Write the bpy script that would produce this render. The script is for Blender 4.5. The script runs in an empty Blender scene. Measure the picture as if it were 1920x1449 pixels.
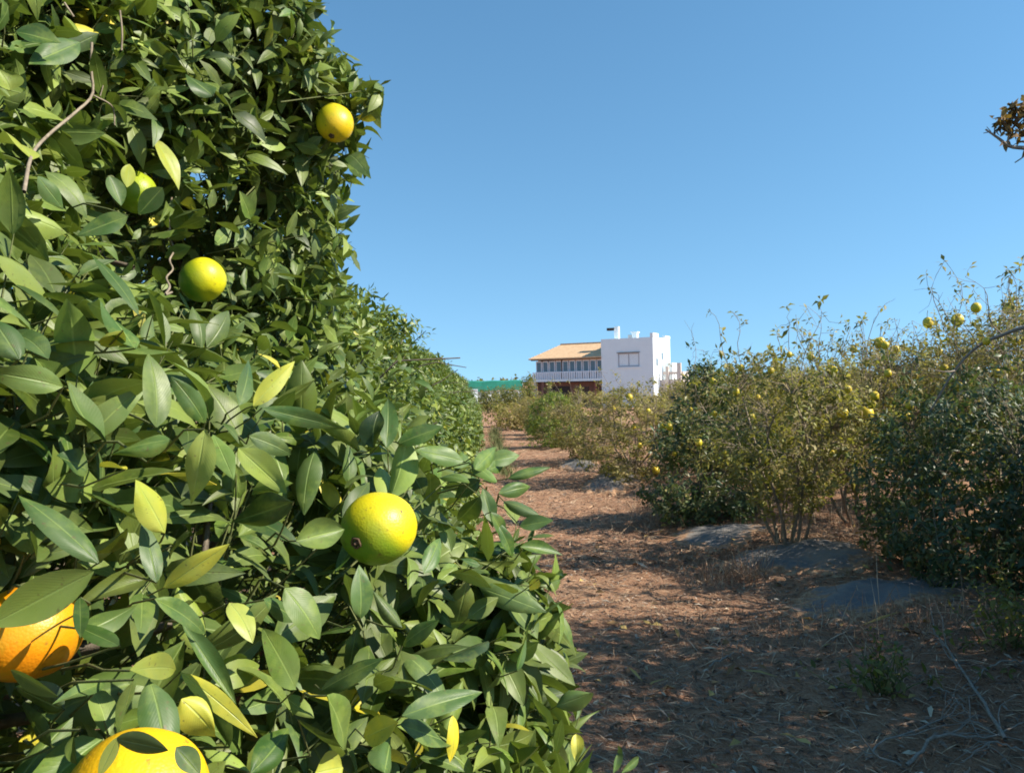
import bpy, math
import numpy as np
from math import radians as R_
from mathutils import Vector, Matrix, Euler

rng = np.random.default_rng(7)
scene = bpy.context.scene
COL = scene.collection
PI = math.pi

# ------------------------------------------------------------------ camera
cam_d = bpy.data.cameras.new("camera"); cam = bpy.data.objects.new("camera", cam_d); COL.objects.link(cam)
FPX = 1450.0
cam_d.sensor_width = 36.0; cam_d.lens = FPX / 1920 * 36.0
cam_d.clip_start = 0.05; cam_d.clip_end = 6000
EYE = np.array([0.0, 0.0, 1.6])
CM = Matrix.Rotation(R_(-2.17), 4, 'Z') @ Matrix.Rotation(R_(90 - 0.3), 4, 'X') @ Matrix.Rotation(R_(-1.3), 4, 'Z')
cam.matrix_world = Matrix.Translation(EYE) @ CM
scene.camera = cam
CR = np.array(CM.to_3x3())

def ray(px, py):
    d = np.array([(px - 960) / FPX, -(py - 724.5) / FPX, -1.0])
    return CR @ d                                   # forward depth 1

def at(px, py, d): return EYE + ray(px, py) * d

def to_px(P):
    q = (np.asarray(P) - EYE) @ CR
    z = np.maximum(-q[..., 2], 1e-4)
    return np.stack([960 + q[..., 0] / z * FPX, 724.5 - q[..., 1] / z * FPX, -q[..., 2]], -1)

# ------------------------------------------------------------------ light
SUN_AZ = -17.0       # degrees from +X towards +Y
SUN_EL = 38.0
a, e = R_(SUN_AZ), R_(SUN_EL)
SUN = np.array([math.cos(a) * math.cos(e), math.sin(a) * math.cos(e), math.sin(e)])
sl = bpy.data.lights.new("sun", 'SUN'); so = bpy.data.objects.new("sun", sl); COL.objects.link(so)
sl.energy = 5.0; sl.angle = R_(0.5); sl.color = (1.0, 0.91, 0.77)
so.rotation_euler = Vector(SUN).to_track_quat('Z', 'Y').to_euler()
w = bpy.data.worlds.new("World"); scene.world = w; w.use_nodes = True
nt = w.node_tree; bg = nt.nodes["Background"]
sky = nt.nodes.new("ShaderNodeTexSky"); sky.sky_type = 'NISHITA'; sky.sun_disc = False
sky.sun_elevation = e
sky.sun_rotation = R_(90 - SUN_AZ)
sky.altitude = 0; sky.air_density = 1.0; sky.dust_density = 0.05; sky.ozone_density = 2.6
tcw = nt.nodes.new("ShaderNodeTexCoord"); mpw = nt.nodes.new("ShaderNodeMapping")   # lifts the pale rim of the sky below the horizon
mpw.inputs['Location'].default_value = (0, 0, 0.17); mpw.inputs['Scale'].default_value = (1, 1, 0.8)
nt.links.new(tcw.outputs['Generated'], mpw.inputs[0]); nt.links.new(mpw.outputs[0], sky.inputs[0])
hs = nt.nodes.new("ShaderNodeHueSaturation"); hs.inputs['Hue'].default_value = 0.487; hs.inputs['Saturation'].default_value = 1.14; hs.inputs['Value'].default_value = 1.07
nt.links.new(sky.outputs[0], hs.inputs['Color']); nt.links.new(hs.outputs[0], bg.inputs[0]); bg.inputs[1].default_value = 0.108
vs = scene.view_settings; vs.view_transform = 'Standard'; vs.look = 'None'; vs.exposure = 0.82; vs.gamma = 1.0
scene.cycles.max_bounces = 5; scene.cycles.transmission_bounces = 4; scene.cycles.transparent_max_bounces = 4
scene.cycles.diffuse_bounces = 3; scene.cycles.glossy_bounces = 2
scene.cycles.use_denoising = True
scene.cycles.filter_width = 1.8

# ------------------------------------------------------------------ helpers
def nrm(v): return v / np.maximum(np.linalg.norm(v, axis=-1, keepdims=True), 1e-9)

def mesh_obj(name, V, F, mat, parent=None, origin=(0, 0, 0), uv=None, tint=None, smooth=True, link=True):
    """V (n,3) world, F (m,4) or (m,3) ndarray or a list of tuples; built relative to origin"""
    me = bpy.data.meshes.new(name)
    V = np.asarray(V, dtype=np.float64) - np.asarray(origin)
    if isinstance(F, list) and len({len(f) for f in F}) > 1:
        me.from_pydata([tuple(v) for v in V], [], F)
    else:
        F = np.asarray(F, dtype=np.int32); k = F.shape[1]
        me.vertices.add(len(V)); me.vertices.foreach_set('co', V.astype(np.float32).ravel())
        me.loops.add(F.size); me.loops.foreach_set('vertex_index', F.ravel())
        me.polygons.add(len(F)); me.polygons.foreach_set('loop_start', np.arange(0, F.size, k, dtype=np.int32))
        me.update(calc_edges=True)
    if uv is not None:
        l = me.uv_layers.new(name='UVMap')
        idx = np.empty(len(me.loops), dtype=np.int32); me.loops.foreach_get('vertex_index', idx)
        l.data.foreach_set('uv', np.asarray(uv, dtype=np.float32)[idx].ravel())
    if tint is not None:
        at_ = me.attributes.new('tint', 'FLOAT_COLOR', 'POINT')
        c = np.ones((len(V), 4), dtype=np.float32); c[:, :3] = tint
        at_.data.foreach_set('color', c.ravel())
    me.polygons.foreach_set('use_smooth', np.full(len(me.polygons), smooth))
    me.validate()
    o = bpy.data.objects.new(name, me)
    if mat: me.materials.append(mat)
    if link: COL.objects.link(o)
    if parent is not None:
        o.parent = parent
    return o

def empty(name, loc, rz=0.0):
    o = bpy.data.objects.new(name, None); COL.objects.link(o)
    o.location = loc; o.rotation_euler = (0, 0, rz); o.empty_display_size = 0.2
    return o

def tag(o, label=None, cat=None, group=None, kind=None):
    if label: o['label'] = label
    if cat: o['category'] = cat
    if group: o['group'] = group
    if kind: o['kind'] = kind
    return o

def kids(o): return [c for c in bpy.data.objects if c.parent is o]

def copy_tree(root, loc, rz=0.0, sc=(1, 1, 1), label=None, group=None):
    r = root.copy(); COL.objects.link(r); r.location = loc; r.rotation_euler = (0, 0, rz); r.scale = sc
    if label: r['label'] = label
    if group: r['group'] = group
    for ch in kids(root):
        c = ch.copy(); COL.objects.link(c); c.parent = r
        for g in kids(ch):
            d = g.copy(); COL.objects.link(d); d.parent = c
    return r

class Buf:
    """collects quads with uv / tint"""
    def __init__(self): self.V, self.F, self.U, self.T, self.n = [], [], [], [], 0
    def add(self, V, F, U=None, T=None):
        V = np.asarray(V, float).reshape(-1, 3); F = np.asarray(F, int)
        self.V.append(V); self.F.append(F + self.n); self.n += len(V)
        self.U.append(np.zeros((len(V), 2)) if U is None else np.asarray(U).reshape(-1, 2))
        self.T.append(np.zeros((len(V), 3)) if T is None else np.broadcast_to(np.asarray(T, float), (len(V), 3)))
    def build(self, name, mat, parent=None, origin=(0, 0, 0), smooth=True):
        return mesh_obj(name, np.concatenate(self.V), np.concatenate(self.F), mat, parent, origin,
                        np.concatenate(self.U), np.concatenate(self.T), smooth)

def leaf_grid(ns, na, broad=0.5):
    v = np.linspace(0, 1, ns + 1); u = np.linspace(-1, 1, na + 1)
    vv, uu = np.meshgrid(v, u, indexing='ij')
    t = np.clip(vv, 0, 1)
    wp = (np.sin(PI * t ** 0.9)) ** 0.8 * (1.0 - 0.12 * t)
    wp = np.maximum(wp, 0.03)
    F = []
    for i in range(ns):
        for j in range(na):
            a_ = i * (na + 1) + j
            F.append((a_, a_ + 1, a_ + na + 2, a_ + na + 1))
    return vv.ravel(), uu.ravel(), wp.ravel(), np.array(F)

def add_leaves(buf, P, A, N, L, W, tint, ns=4, na=2, fold=0.35, droop=0.25, wave=0.0, r=None):
    r = r or rng
    n = len(P)
    if n == 0: return
    v, u, wp, F = leaf_grid(ns, na)
    A = nrm(A); N = nrm(N - A * (N * A).sum(-1, keepdims=True)); S = np.cross(A, N)
    fold = (np.ones(n) * fold if np.isscalar(fold) else fold)[:, None]
    droop = (np.ones(n) * droop if np.isscalar(droop) else droop)[:, None]
    L = L[:, None]; W = W[:, None]
    along = L * (v[None] - 0.25 * droop ** 2 * v[None] ** 3)
    down = -L * droop * v[None] ** 2
    halfw = 0.5 * W * wp[None] * u[None]
    cf, sf = np.cos(fold), np.sin(fold)
    x = halfw * cf
    y = np.abs(halfw) * sf
    # side curl of blade edge
    curl = r.normal(0.05, 0.38, n)[:, None]
    y = y - np.abs(halfw) * (np.abs(u)[None] ** 1.5) * (sf * 0.6 + curl)
    if wave:
        ph = r.uniform(0, 6.28, (n, 1))
        y = y + wave * W * np.sin(v[None] * 9 + ph + u[None] * 2.0) * np.abs(u[None])
        tw = r.normal(0, 0.75, (n, 1)) * v[None]
        x, y = x * np.cos(tw) - 0 * y, y + x * np.sin(tw)
    V = (P[:, None, :] + A[:, None, :] * along[..., None] + N[:, None, :] * (down + y)[..., None]
         + S[:, None, :] * x[..., None])
    m = V.shape[1]
    U = np.stack([np.broadcast_to(u[None] * 0.5 + 0.5, (n, m)), np.broadcast_to(v[None], (n, m))], -1)
    Fa = (F[None] + (np.arange(n) * m)[:, None, None]).reshape(-1, 4)
    T = np.repeat(tint, m, axis=0)
    buf.add(V.reshape(-1, 3), Fa, U.reshape(-1, 2), T)

def tube(buf, pts, radii, k=5, tint=(0, 0, 0)):
    pts = np.asarray(pts, float); n = len(pts)
    tan = nrm(np.gradient(pts, axis=0))
    ref = np.array([0.31, 0.17, 0.93]) if abs(tan[0] @ np.array([0.31, 0.17, 0.93])) < 0.9 else np.array([1.0, 0, 0])
    e1 = nrm(np.cross(tan, ref)); e2 = np.cross(tan, e1)
    th = np.linspace(0, 2 * PI, k, endpoint=False)
    rr = np.asarray(radii, float)
    V = pts[:, None] + rr[:, None, None] * (np.cos(th)[None, :, None] * e1[:, None] + np.sin(th)[None, :, None] * e2[:, None])
    F = []
    for i in range(n - 1):
        for j in range(k):
            j2 = (j + 1) % k
            F.append((i * k + j, i * k + j2, (i + 1) * k + j2, (i + 1) * k + j))
    U = np.stack([np.tile(th / 6.28, n), np.repeat(np.linspace(0, 1, n), k)], -1)
    buf.add(V.reshape(-1, 3), F, U, tint)

def wiggle(p, q, n, amp, r=None, sag=0.0):
    r = r or rng
    p = np.asarray(p, float); q = np.asarray(q, float)
    t = np.linspace(0, 1, n)[:, None]
    base = p + (q - p) * t
    L = np.linalg.norm(q - p)
    off = np.zeros((n, 3))
    for f in (1, 2, 3):
        off += r.normal(0, amp * L / f, 3) * np.sin(PI * f * t)
    off[:, 2] += (sag * L * np.sin(PI * t[:, 0]))
    return base + off

# ------------------------------------------------------------------ materials
def mat(name):
    m = bpy.data.materials.new(name); m.use_nodes = True
    t = m.node_tree; b = t.nodes["Principled BSDF"]
    return m, t, b

def N_(t, typ, **kw):
    n = t.nodes.new(typ)
    for k, v in kw.items(): setattr(n, k, v)
    return n

def noise(t, scale, detail=4, rough=0.6, coord=None):
    n = N_(t, "ShaderNodeTexNoise"); n.inputs['Scale'].default_value = scale
    n.inputs['Detail'].default_value = detail; n.inputs['Roughness'].default_value = rough
    if coord is not None: t.links.new(coord, n.inputs['Vector'])
    return n

def ramp(t, fac, stops):
    r = N_(t, "ShaderNodeValToRGB"); el = r.color_ramp.elements
    while len(el) < len(stops): el.new(0.5)
    for x, (p, c) in zip(el, stops):
        x.position = p; x.color = (*c, 1) if len(c) == 3 else c
    t.links.new(fac, r.inputs[0]); return r

def mixc(t, fac, A, B, mode='MIX'):
    m = N_(t, "ShaderNodeMix", data_type='RGBA', blend_type=mode)
    for sock, val in ((m.inputs[0], fac), (m.inputs[6], A), (m.inputs[7], B)):
        if hasattr(val, 'links') or isinstance(val, bpy.types.NodeSocket): t.links.new(val, sock)
        elif isinstance(val, (int, float)): sock.default_value = val
        else: sock.default_value = (*val, 1)
    return m.outputs[2]

def math_(t, op, a_, b_=None, c_=None):
    m = N_(t, "ShaderNodeMath", operation=op)
    for s, v in zip(m.inputs, (a_, b_, c_)):
        if v is None: continue
        if isinstance(v, (int, float)): s.default_value = v
        else: t.links.new(v, s)
    return m.outputs[0]

def bump(t, b, height, strength=0.3, dist=0.01):
    bp = N_(t, "ShaderNodeBump"); bp.inputs['Strength'].default_value = strength; bp.inputs['Distance'].default_value = dist
    t.links.new(height, bp.inputs['Height']); t.links.new(bp.outputs[0], b.inputs['Normal']); return bp

def leaf_mat(name, dark, mid, light, yellow, rough=0.42, spec=0.5, transl=0.22, veins=True, under=1.5, dust=0.25):
    """tint.r hue, tint.g brightness, tint.b yellow / dry amount"""
    m, t, b = mat(name)
    at_ = N_(t, "ShaderNodeAttribute", attribute_name='tint'); sp = N_(t, "ShaderNodeSeparateColor")
    t.links.new(at_.outputs['Color'], sp.inputs[0])
    col = ramp(t, sp.outputs[0], [(0.0, dark), (0.55, mid), (1.0, light)]).outputs[0]
    tc = N_(t, "ShaderNodeTexCoord")
    nz = noise(t, 60, 3, 0.6, tc.outputs['Object'])
    mott = math_(t, 'MULTIPLY', math_(t, 'SUBTRACT', nz.outputs[0], 0.42), 2.0)
    ymix = math_(t, 'ADD', sp.outputs[2], math_(t, 'MULTIPLY', mott, math_(t, 'MULTIPLY', sp.outputs[2], 0.8)))
    ymix = N_(t, "ShaderNodeClamp").outputs[0] if False else math_(t, 'MINIMUM', math_(t, 'MAXIMUM', ymix, 0.0), 1.0)
    col = mixc(t, ymix, col, yellow)
    if veins:
        uv = N_(t, "ShaderNodeUVMap", uv_map='UVMap'); sx = N_(t, "ShaderNodeSeparateXYZ"); t.links.new(uv.outputs[0], sx.inputs[0])
        au = math_(t, 'ABSOLUTE', math_(t, 'SUBTRACT', sx.outputs[0], 0.5))
        mid_ = math_(t, 'SUBTRACT', 1.0, math_(t, 'MULTIPLY', au, 22.0)); mid_ = math_(t, 'MAXIMUM', mid_, 0.0)
        # side veins: stripes along v + |u|
        ph = math_(t, 'SUBTRACT', math_(t, 'MULTIPLY', sx.outputs[1], 62.0), math_(t, 'MULTIPLY', au, 34.0))
        sv = math_(t, 'POWER', math_(t, 'ABSOLUTE', math_(t, 'SINE', ph)), 8.0)
        col = mixc(t, math_(t, 'MULTIPLY', mid_, 0.45), col, light if False else tuple(min(1, c * 1.5 + 0.05) for c in light))
        col = mixc(t, math_(t, 'MULTIPLY', sv, 0.02), col, tuple(c * 0.7 for c in light))
        hgt = math_(t, 'SUBTRACT', math_(t, 'MULTIPLY', nz.outputs[0], 0.3), math_(t, 'ADD', math_(t, 'MULTIPLY', mid_, 0.8), math_(t, 'MULTIPLY', sv, 0.06)))
        bump(t, b, hgt, 0.5, 0.0012)
    if veins:       # pale mottling and small brown specks of the blade
        n6 = noise(t, 32, 4, 0.7, tc.outputs['Object']); n7 = noise(t, 260, 2, 0.5, tc.outputs['Object'])
        col = mixc(t, math_(t, 'MINIMUM', math_(t, 'MULTIPLY', math_(t, 'MAXIMUM', math_(t, 'SUBTRACT', n6.outputs[0], 0.50), 0.0), 2.6), 0.3), col, (light[0] * 1.15, light[1] * 1.1, light[2] * .9))
        col = mixc(t, math_(t, 'MINIMUM', math_(t, 'MULTIPLY', math_(t, 'MAXIMUM', math_(t, 'SUBTRACT', n7.outputs[0], 0.66), 0.0), 9.0), 0.7), col, (0.09, 0.06, 0.02))
    # dust film, in blotches of its own
    if dust:
        nd = noise(t, 14, 4, 0.65, tc.outputs['Object'])
        df = math_(t, 'MULTIPLY', math_(t, 'MAXIMUM', math_(t, 'SUBTRACT', nd.outputs[0], 0.35), 0.0), dust * 3)
        col = mixc(t, df, col, (0.24, 0.29, 0.15))
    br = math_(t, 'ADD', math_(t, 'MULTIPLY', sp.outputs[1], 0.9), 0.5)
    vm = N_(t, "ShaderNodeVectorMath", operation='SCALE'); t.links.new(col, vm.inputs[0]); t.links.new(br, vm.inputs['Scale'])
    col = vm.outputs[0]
    geo = N_(t, "ShaderNodeNewGeometry")
    up = N_(t, "ShaderNodeVectorMath", operation='SCALE'); t.links.new(col, up.inputs[0]); up.inputs['Scale'].default_value = under
    colb = mixc(t, 0.3, up.outputs[0], tuple(c * 0.8 for c in light))
    colf = mixc(t, geo.outputs['Backfacing'], col, colb)
    t.links.new(colf, b.inputs['Base Color'])
    rr = math_(t, 'ADD', rough - 0.1, math_(t, 'MULTIPLY', nz.outputs[0], 0.25))
    t.links.new(rr, b.inputs['Roughness']); b.inputs['Specular IOR Level'].default_value = spec
    tr = N_(t, "ShaderNodeBsdfTranslucent")
    tcol = mixc(t, 0.5, colf, tuple(min(1, c * 1.3) for c in (light[0], light[1], light[2] * 0.3)), 'MIX')
    t.links.new(tcol, tr.inputs[0])
    mx = N_(t, "ShaderNodeMixShader"); mx.inputs[0].default_value = transl
    out = t.nodes["Material Output"]
    t.links.new(b.outputs[0], mx.inputs[1]); t.links.new(tr.outputs[0], mx.inputs[2]); t.links.new(mx.outputs[0], out.inputs[0])
    return m

M = {}
M['leaf'] = leaf_mat('orange_leaf', (0.011, 0.038, 0.008), (0.046, 0.108, 0.016), (0.205, 0.285, 0.050), (0.62, 0.52, 0.03), rough=0.44, spec=0.42, transl=0.17, dust=0.28)
M['leaf_far'] = leaf_mat('orange_leaf_small', (0.018, 0.050, 0.009), (0.052, 0.110, 0.016), (0.19, 0.25, 0.03), (0.42, 0.36, 0.03), rough=0.45, transl=0.2, veins=False, dust=0.2)
M['leaf_shrub'] = leaf_mat('shrub_leaf', (0.030, 0.064, 0.022), (0.110, 0.140, 0.026), (0.29, 0.28, 0.055), (0.38, 0.28, 0.11), rough=0.5, spec=0.4, transl=0.42, veins=False, dust=0.2)

M['leaf_fresh'] = leaf_mat('fresh_shrub_leaf', (0.028, 0.085, 0.018), (0.075, 0.155, 0.020), (0.19, 0.27, 0.03), (0.45, 0.40, 0.05), rough=0.45, spec=0.45, transl=0.36, veins=False, dust=0.1)
M['leaf_dark'] = leaf_mat('dark_shrub_leaf', (0.015, 0.048, 0.026), (0.045, 0.095, 0.035), (0.14, 0.19, 0.05), (0.28, 0.22, 0.08), rough=0.42, spec=0.5, transl=0.28, veins=False, dust=0.15)
M['leaf_dead'] = leaf_mat('dead_leaf', (0.05, 0.022, 0.014), (0.13, 0.065, 0.03), (0.42, 0.28, 0.08), (0.10, 0.05, 0.03), rough=0.7, spec=0.2, transl=0.2, veins=False, dust=0.1)

def bark_mat(name, c1, c2, scale=40):
    m, t, b = mat(name)
    tc = N_(t, "ShaderNodeTexCoord"); n = noise(t, scale, 5, 0.7, tc.outputs['Object'])
    r = ramp(t, n.outputs[0], [(0.3, c1), (0.7, c2)]); t.links.new(r.outputs[0], b.inputs['Base Color'])
    b.inputs['Roughness'].default_value = 0.85; bump(t, b, n.outputs[0], 0.6, 0.004); return m
M['bark'] = bark_mat('citrus_bark', (0.07, 0.055, 0.04), (0.20, 0.165, 0.12))
M['twig'] = bark_mat('dry_twig', (0.16, 0.125, 0.085), (0.34, 0.28, 0.20), 60)
M['green_twig'] = bark_mat('green_twig', (0.07, 0.10, 0.025), (0.16, 0.17, 0.06), 60)
M['grey_stick'] = bark_mat('grey_stick', (0.17, 0.14, 0.11), (0.38, 0.33, 0.27), 50)

def peel_mat():
    m, t, b = mat('citrus_peel')
    at_ = N_(t, "ShaderNodeAttribute", attribute_name='tint'); tc = N_(t, "ShaderNodeTexCoord")
    vo = N_(t, "ShaderNodeTexVoronoi"); vo.inputs['Scale'].default_value = 420; t.links.new(tc.outputs['Object'], vo.inputs['Vector'])
    n = noise(t, 45, 4, 0.6, tc.outputs['Object'])
    col = mixc(t, math_(t, 'MULTIPLY', math_(t, 'MAXIMUM', math_(t, 'SUBTRACT', n.outputs[0], 0.47), 0.0), 2.0), at_.outputs['Color'], (0.30, 0.33, 0.02))
    ns = noise(t, 130, 2, 0.5, tc.outputs['Object'])
    sp = math_(t, 'MULTIPLY', math_(t, 'MAXIMUM', math_(t, 'SUBTRACT', ns.outputs[0], 0.63), 0.0), 5.0)
    col = mixc(t, sp, col, (0.12, 0.07, 0.02))
    t.links.new(col, b.inputs['Base Color']); b.inputs['Roughness'].default_value = 0.42; b.inputs['Specular IOR Level'].default_value = 0.45
    b.inputs['Subsurface Weight'].default_value = 0.08; b.inputs['Subsurface Radius'].default_value = (0.02, 0.012, 0.004); b.inputs['Subsurface Scale'].default_value = 0.1
    bump(t, b, math_(t, 'ADD', math_(t, 'MULTIPLY', vo.outputs[0], -0.5), n.outputs[0]), 0.35, 0.0012)
    return m
M['peel'] = peel_mat()

def plain(name, c, rough=0.6, metal=0.0, nscale=0, namp=0.15, spec=0.5):
    m, t, b = mat(name)
    b.inputs['Roughness'].default_value = rough; b.inputs['Metallic'].default_value = metal; b.inputs['Specular IOR Level'].default_value = spec
    if nscale:
        tc = N_(t, "ShaderNodeTexCoord"); n = noise(t, nscale, 6, 0.65, tc.outputs['Object'])
        r = ramp(t, n.outputs[0], [(0.25, tuple(x * (1 - namp) for x in c)), (0.75, tuple(min(1, x * (1 + namp)) for x in c))])
        t.links.new(r.outputs[0], b.inputs['Base Color']); bump(t, b, n.outputs[0], 0.15, 0.01)
    else: b.inputs['Base Color'].default_value = (*c, 1)
    return m
M['scar'] = plain('dry_calyx', (0.10, 0.06, 0.03), 0.9, 0, 200, 0.4)

def tint_mat(name, rough=0.85, transl=0.0):
    m, t, b = mat(name)
    at_ = N_(t, "ShaderNodeAttribute", attribute_name='tint'); t.links.new(at_.outputs['Color'], b.inputs['Base Color'])
    b.inputs['Roughness'].default_value = rough; b.inputs['Specular IOR Level'].default_value = 0.25
    return m
M['straw'] = tint_mat('dry_straw', 0.75); M['litter'] = tint_mat('leaf_litter', 0.85)

def soil_mat():
    m, t, b = mat('red_soil')
    tc = N_(t, "ShaderNodeTexCoord"); P = tc.outputs['Object']
    n1 = noise(t, 0.9, 6, 0.65, P); n2 = noise(t, 14, 5, 0.7, P); n3 = noise(t, 90, 3, 0.7, P)
    c = ramp(t, n1.outputs[0], [(0.3, (0.30, 0.135, 0.075)), (0.55, (0.39, 0.20, 0.115)), (0.8, (0.46, 0.29, 0.185))]).outputs[0]
    straw = ramp(t, n2.outputs[0], [(0.45, (0, 0, 0)), (0.62, (1, 1, 1))]).outputs[0]
    # straw strands as stretched noise, two directions
    mp = N_(t, "ShaderNodeMapping"); mp.inputs['Scale'].default_value = (1, 9, 1); mp.inputs['Rotation'].default_value = (0, 0, 0.6); t.links.new(P, mp.inputs[0])
    n4 = noise(t, 26, 3, 0.7, mp.outputs[0])
    mp2 = N_(t, "ShaderNodeMapping"); mp2.inputs['Scale'].default_value = (10, 1, 1); mp2.inputs['Rotation'].default_value = (0, 0, -0.5); t.links.new(P, mp2.inputs[0])
    n5 = noise(t, 22, 3, 0.7, mp2.outputs[0])
    st = math_(t, 'MAXIMUM', n4.outputs[0], n5.outputs[0])
    sr = ramp(t, st, [(0.5, (0, 0, 0)), (0.68, (1, 1, 1))]).outputs[0]
    c = mixc(t, math_(t, 'MULTIPLY', sr, 0.75), c, (0.53, 0.38, 0.26))
    c = mixc(t, math_(t, 'MULTIPLY', straw, 0.25), c, (0.30, 0.20, 0.12))
    dk = ramp(t, n3.outputs[0], [(0.28, (0.35, 0.35, 0.35)), (0.5, (1, 1, 1))]).outputs[0]
    c = mixc(t, 0.7, c, dk, 'MULTIPLY')
    t.links.new(c, b.inputs['Base Color']); b.inputs['Roughness'].default_value = 0.95; b.inputs['Specular IOR Level'].default_value = 0.15
    h = math_(t, 'ADD', math_(t, 'MULTIPLY', n2.outputs[0], 1.0), math_(t, 'ADD', math_(t, 'MULTIPLY', n3.outputs[0], 0.4), math_(t, 'MULTIPLY', st, 0.6)))
    bump(t, b, h, 0.8, 0.035)
    return m
M['soil'] = soil_mat()

def sheet_mat():
    m, t, b = mat('weed_cloth')
    tc = N_(t, "ShaderNodeTexCoord"); P = tc.outputs['Object']
    n1 = noise(t, 2.5, 6, 0.7, P); n2 = noise(t, 30, 4, 0.7, P)
    c = ramp(t, n1.outputs[0], [(0.3, (0.09, 0.092, 0.098)), (0.48, (0.15, 0.147, 0.145)), (0.62, (0.22, 0.195, 0.17)), (0.72, (0.28, 0.165, 0.095))]).outputs[0]
    sp = ramp(t, n2.outputs[0], [(0.58, (0, 0, 0)), (0.7, (1, 1, 1))]).outputs[0]
    c = mixc(t, math_(t, 'MULTIPLY', sp, 0.6), c, (0.27, 0.17, 0.11))
    at_ = N_(t, "ShaderNodeAttribute", attribute_name='tint'); sp_ = N_(t, "ShaderNodeSeparateColor"); t.links.new(at_.outputs['Color'], sp_.inputs[0])
    n3 = noise(t, 9, 5, 0.75, P)
    eg = math_(t, 'ADD', sp_.outputs[0], math_(t, 'MULTIPLY', math_(t, 'SUBTRACT', n3.outputs[0], 0.5), 1.5))
    eg = ramp(t, eg, [(0.66, (0, 0, 0)), (0.82, (1, 1, 1))]).outputs[0]
    soilc = ramp(t, n2.outputs[0], [(0.35, (0.20, 0.10, 0.055)), (0.5, (0.34, 0.19, 0.10)), (0.65, (0.44, 0.31, 0.19))]).outputs[0]
    c = mixc(t, eg, c, soilc)
    t.links.new(c, b.inputs['Base Color']); b.inputs['Roughness'].default_value = 0.8
    wv = N_(t, "ShaderNodeTexWave"); wv.inputs['Scale'].default_value = 60; wv.inputs['Distortion'].default_value = 1.0; t.links.new(P, wv.inputs['Vector'])
    bump(t, b, math_(t, 'ADD', n1.outputs[0], math_(t, 'ADD', math_(t, 'MULTIPLY', wv.outputs[1], 0.03), math_(t, 'MULTIPLY', n2.outputs[0], 0.3))), 0.6, 0.03)
    return m
M['sheet'] = sheet_mat()

# ------------------------------------------------------------------ terrain
ROWX, HEDX = 3.15, -1.35
def ground_z(x, y):
    x = np.asarray(x, float); y = np.asarray(y, float)
    yy = np.clip(y, -30, 95)
    z = -0.0172 * yy
    near = np.clip((140 - y) / 60, 0, 1)
    berm = 0.20 * np.exp(-((x - ROWX) / 0.85) ** 2) + 0.20 * np.exp(-((x - ROWX - 3.6) / 0.9) ** 2) + 0.2 * np.exp(-((x - ROWX - 7.2) / 0.9) ** 2)
    berm = berm * (0.85 + 0.15 * np.sin(y * 1.9 + 0.6)) + 0.12 * np.exp(-((x - HEDX) / 0.9) ** 2)
    berm = berm * np.where(x > 14, 0, 1)
    bumps = 0.018 * np.sin(x * 3.1 + 1.3 * np.sin(y * 1.1)) * np.sin(y * 2.3 + x) + 0.012 * np.sin(x * 7.7 + y * 3.3) + 0.008 * np.sin(x * 13.1 - y * 11.7)
    far = 0.9 * np.clip((y - 150) / 500, 0, 3)
    return z + near * (berm + bumps) + far

def ground_at(px, py):
    d = ray(px, py); lo = 0.5
    for s in np.arange(1.0, 120, 0.02):
        p = EYE + d * s
        if p[2] <= ground_z(p[0], p[1]): return p
    return EYE + d * 120

xs = np.unique(np.concatenate([np.linspace(-900, -40, 24), np.linspace(-40, -3, 40), np.linspace(-3, 9, 190), np.linspace(9, 40, 44), np.linspace(40, 1100, 26)]))
ys = np.unique(np.concatenate([np.linspace(-150, -6, 16), np.linspace(-6, 1.5, 24), np.linspace(1.5, 14, 230), np.linspace(14, 40, 150), np.linspace(40, 150, 90), np.linspace(150, 2600, 30)]))
X, Y = np.meshgrid(xs, ys)
V = np.stack([X, Y, ground_z(X, Y)], -1).reshape(-1, 3)
nx, ny = len(xs), len(ys)
i, j = np.meshgrid(np.arange(ny - 1), np.arange(nx - 1), indexing='ij')
q = (i * nx + j).ravel()
F = np.stack([q, q + 1, q + nx + 1, q + nx], -1)
tag(mesh_obj('ground', V, F, M['soil']), kind='structure')

# ------------------------------------------------------------------ citrus tree helpers
def rand_unit(n, r):
    return nrm(r.normal(0, 1, (n, 3)))

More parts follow.
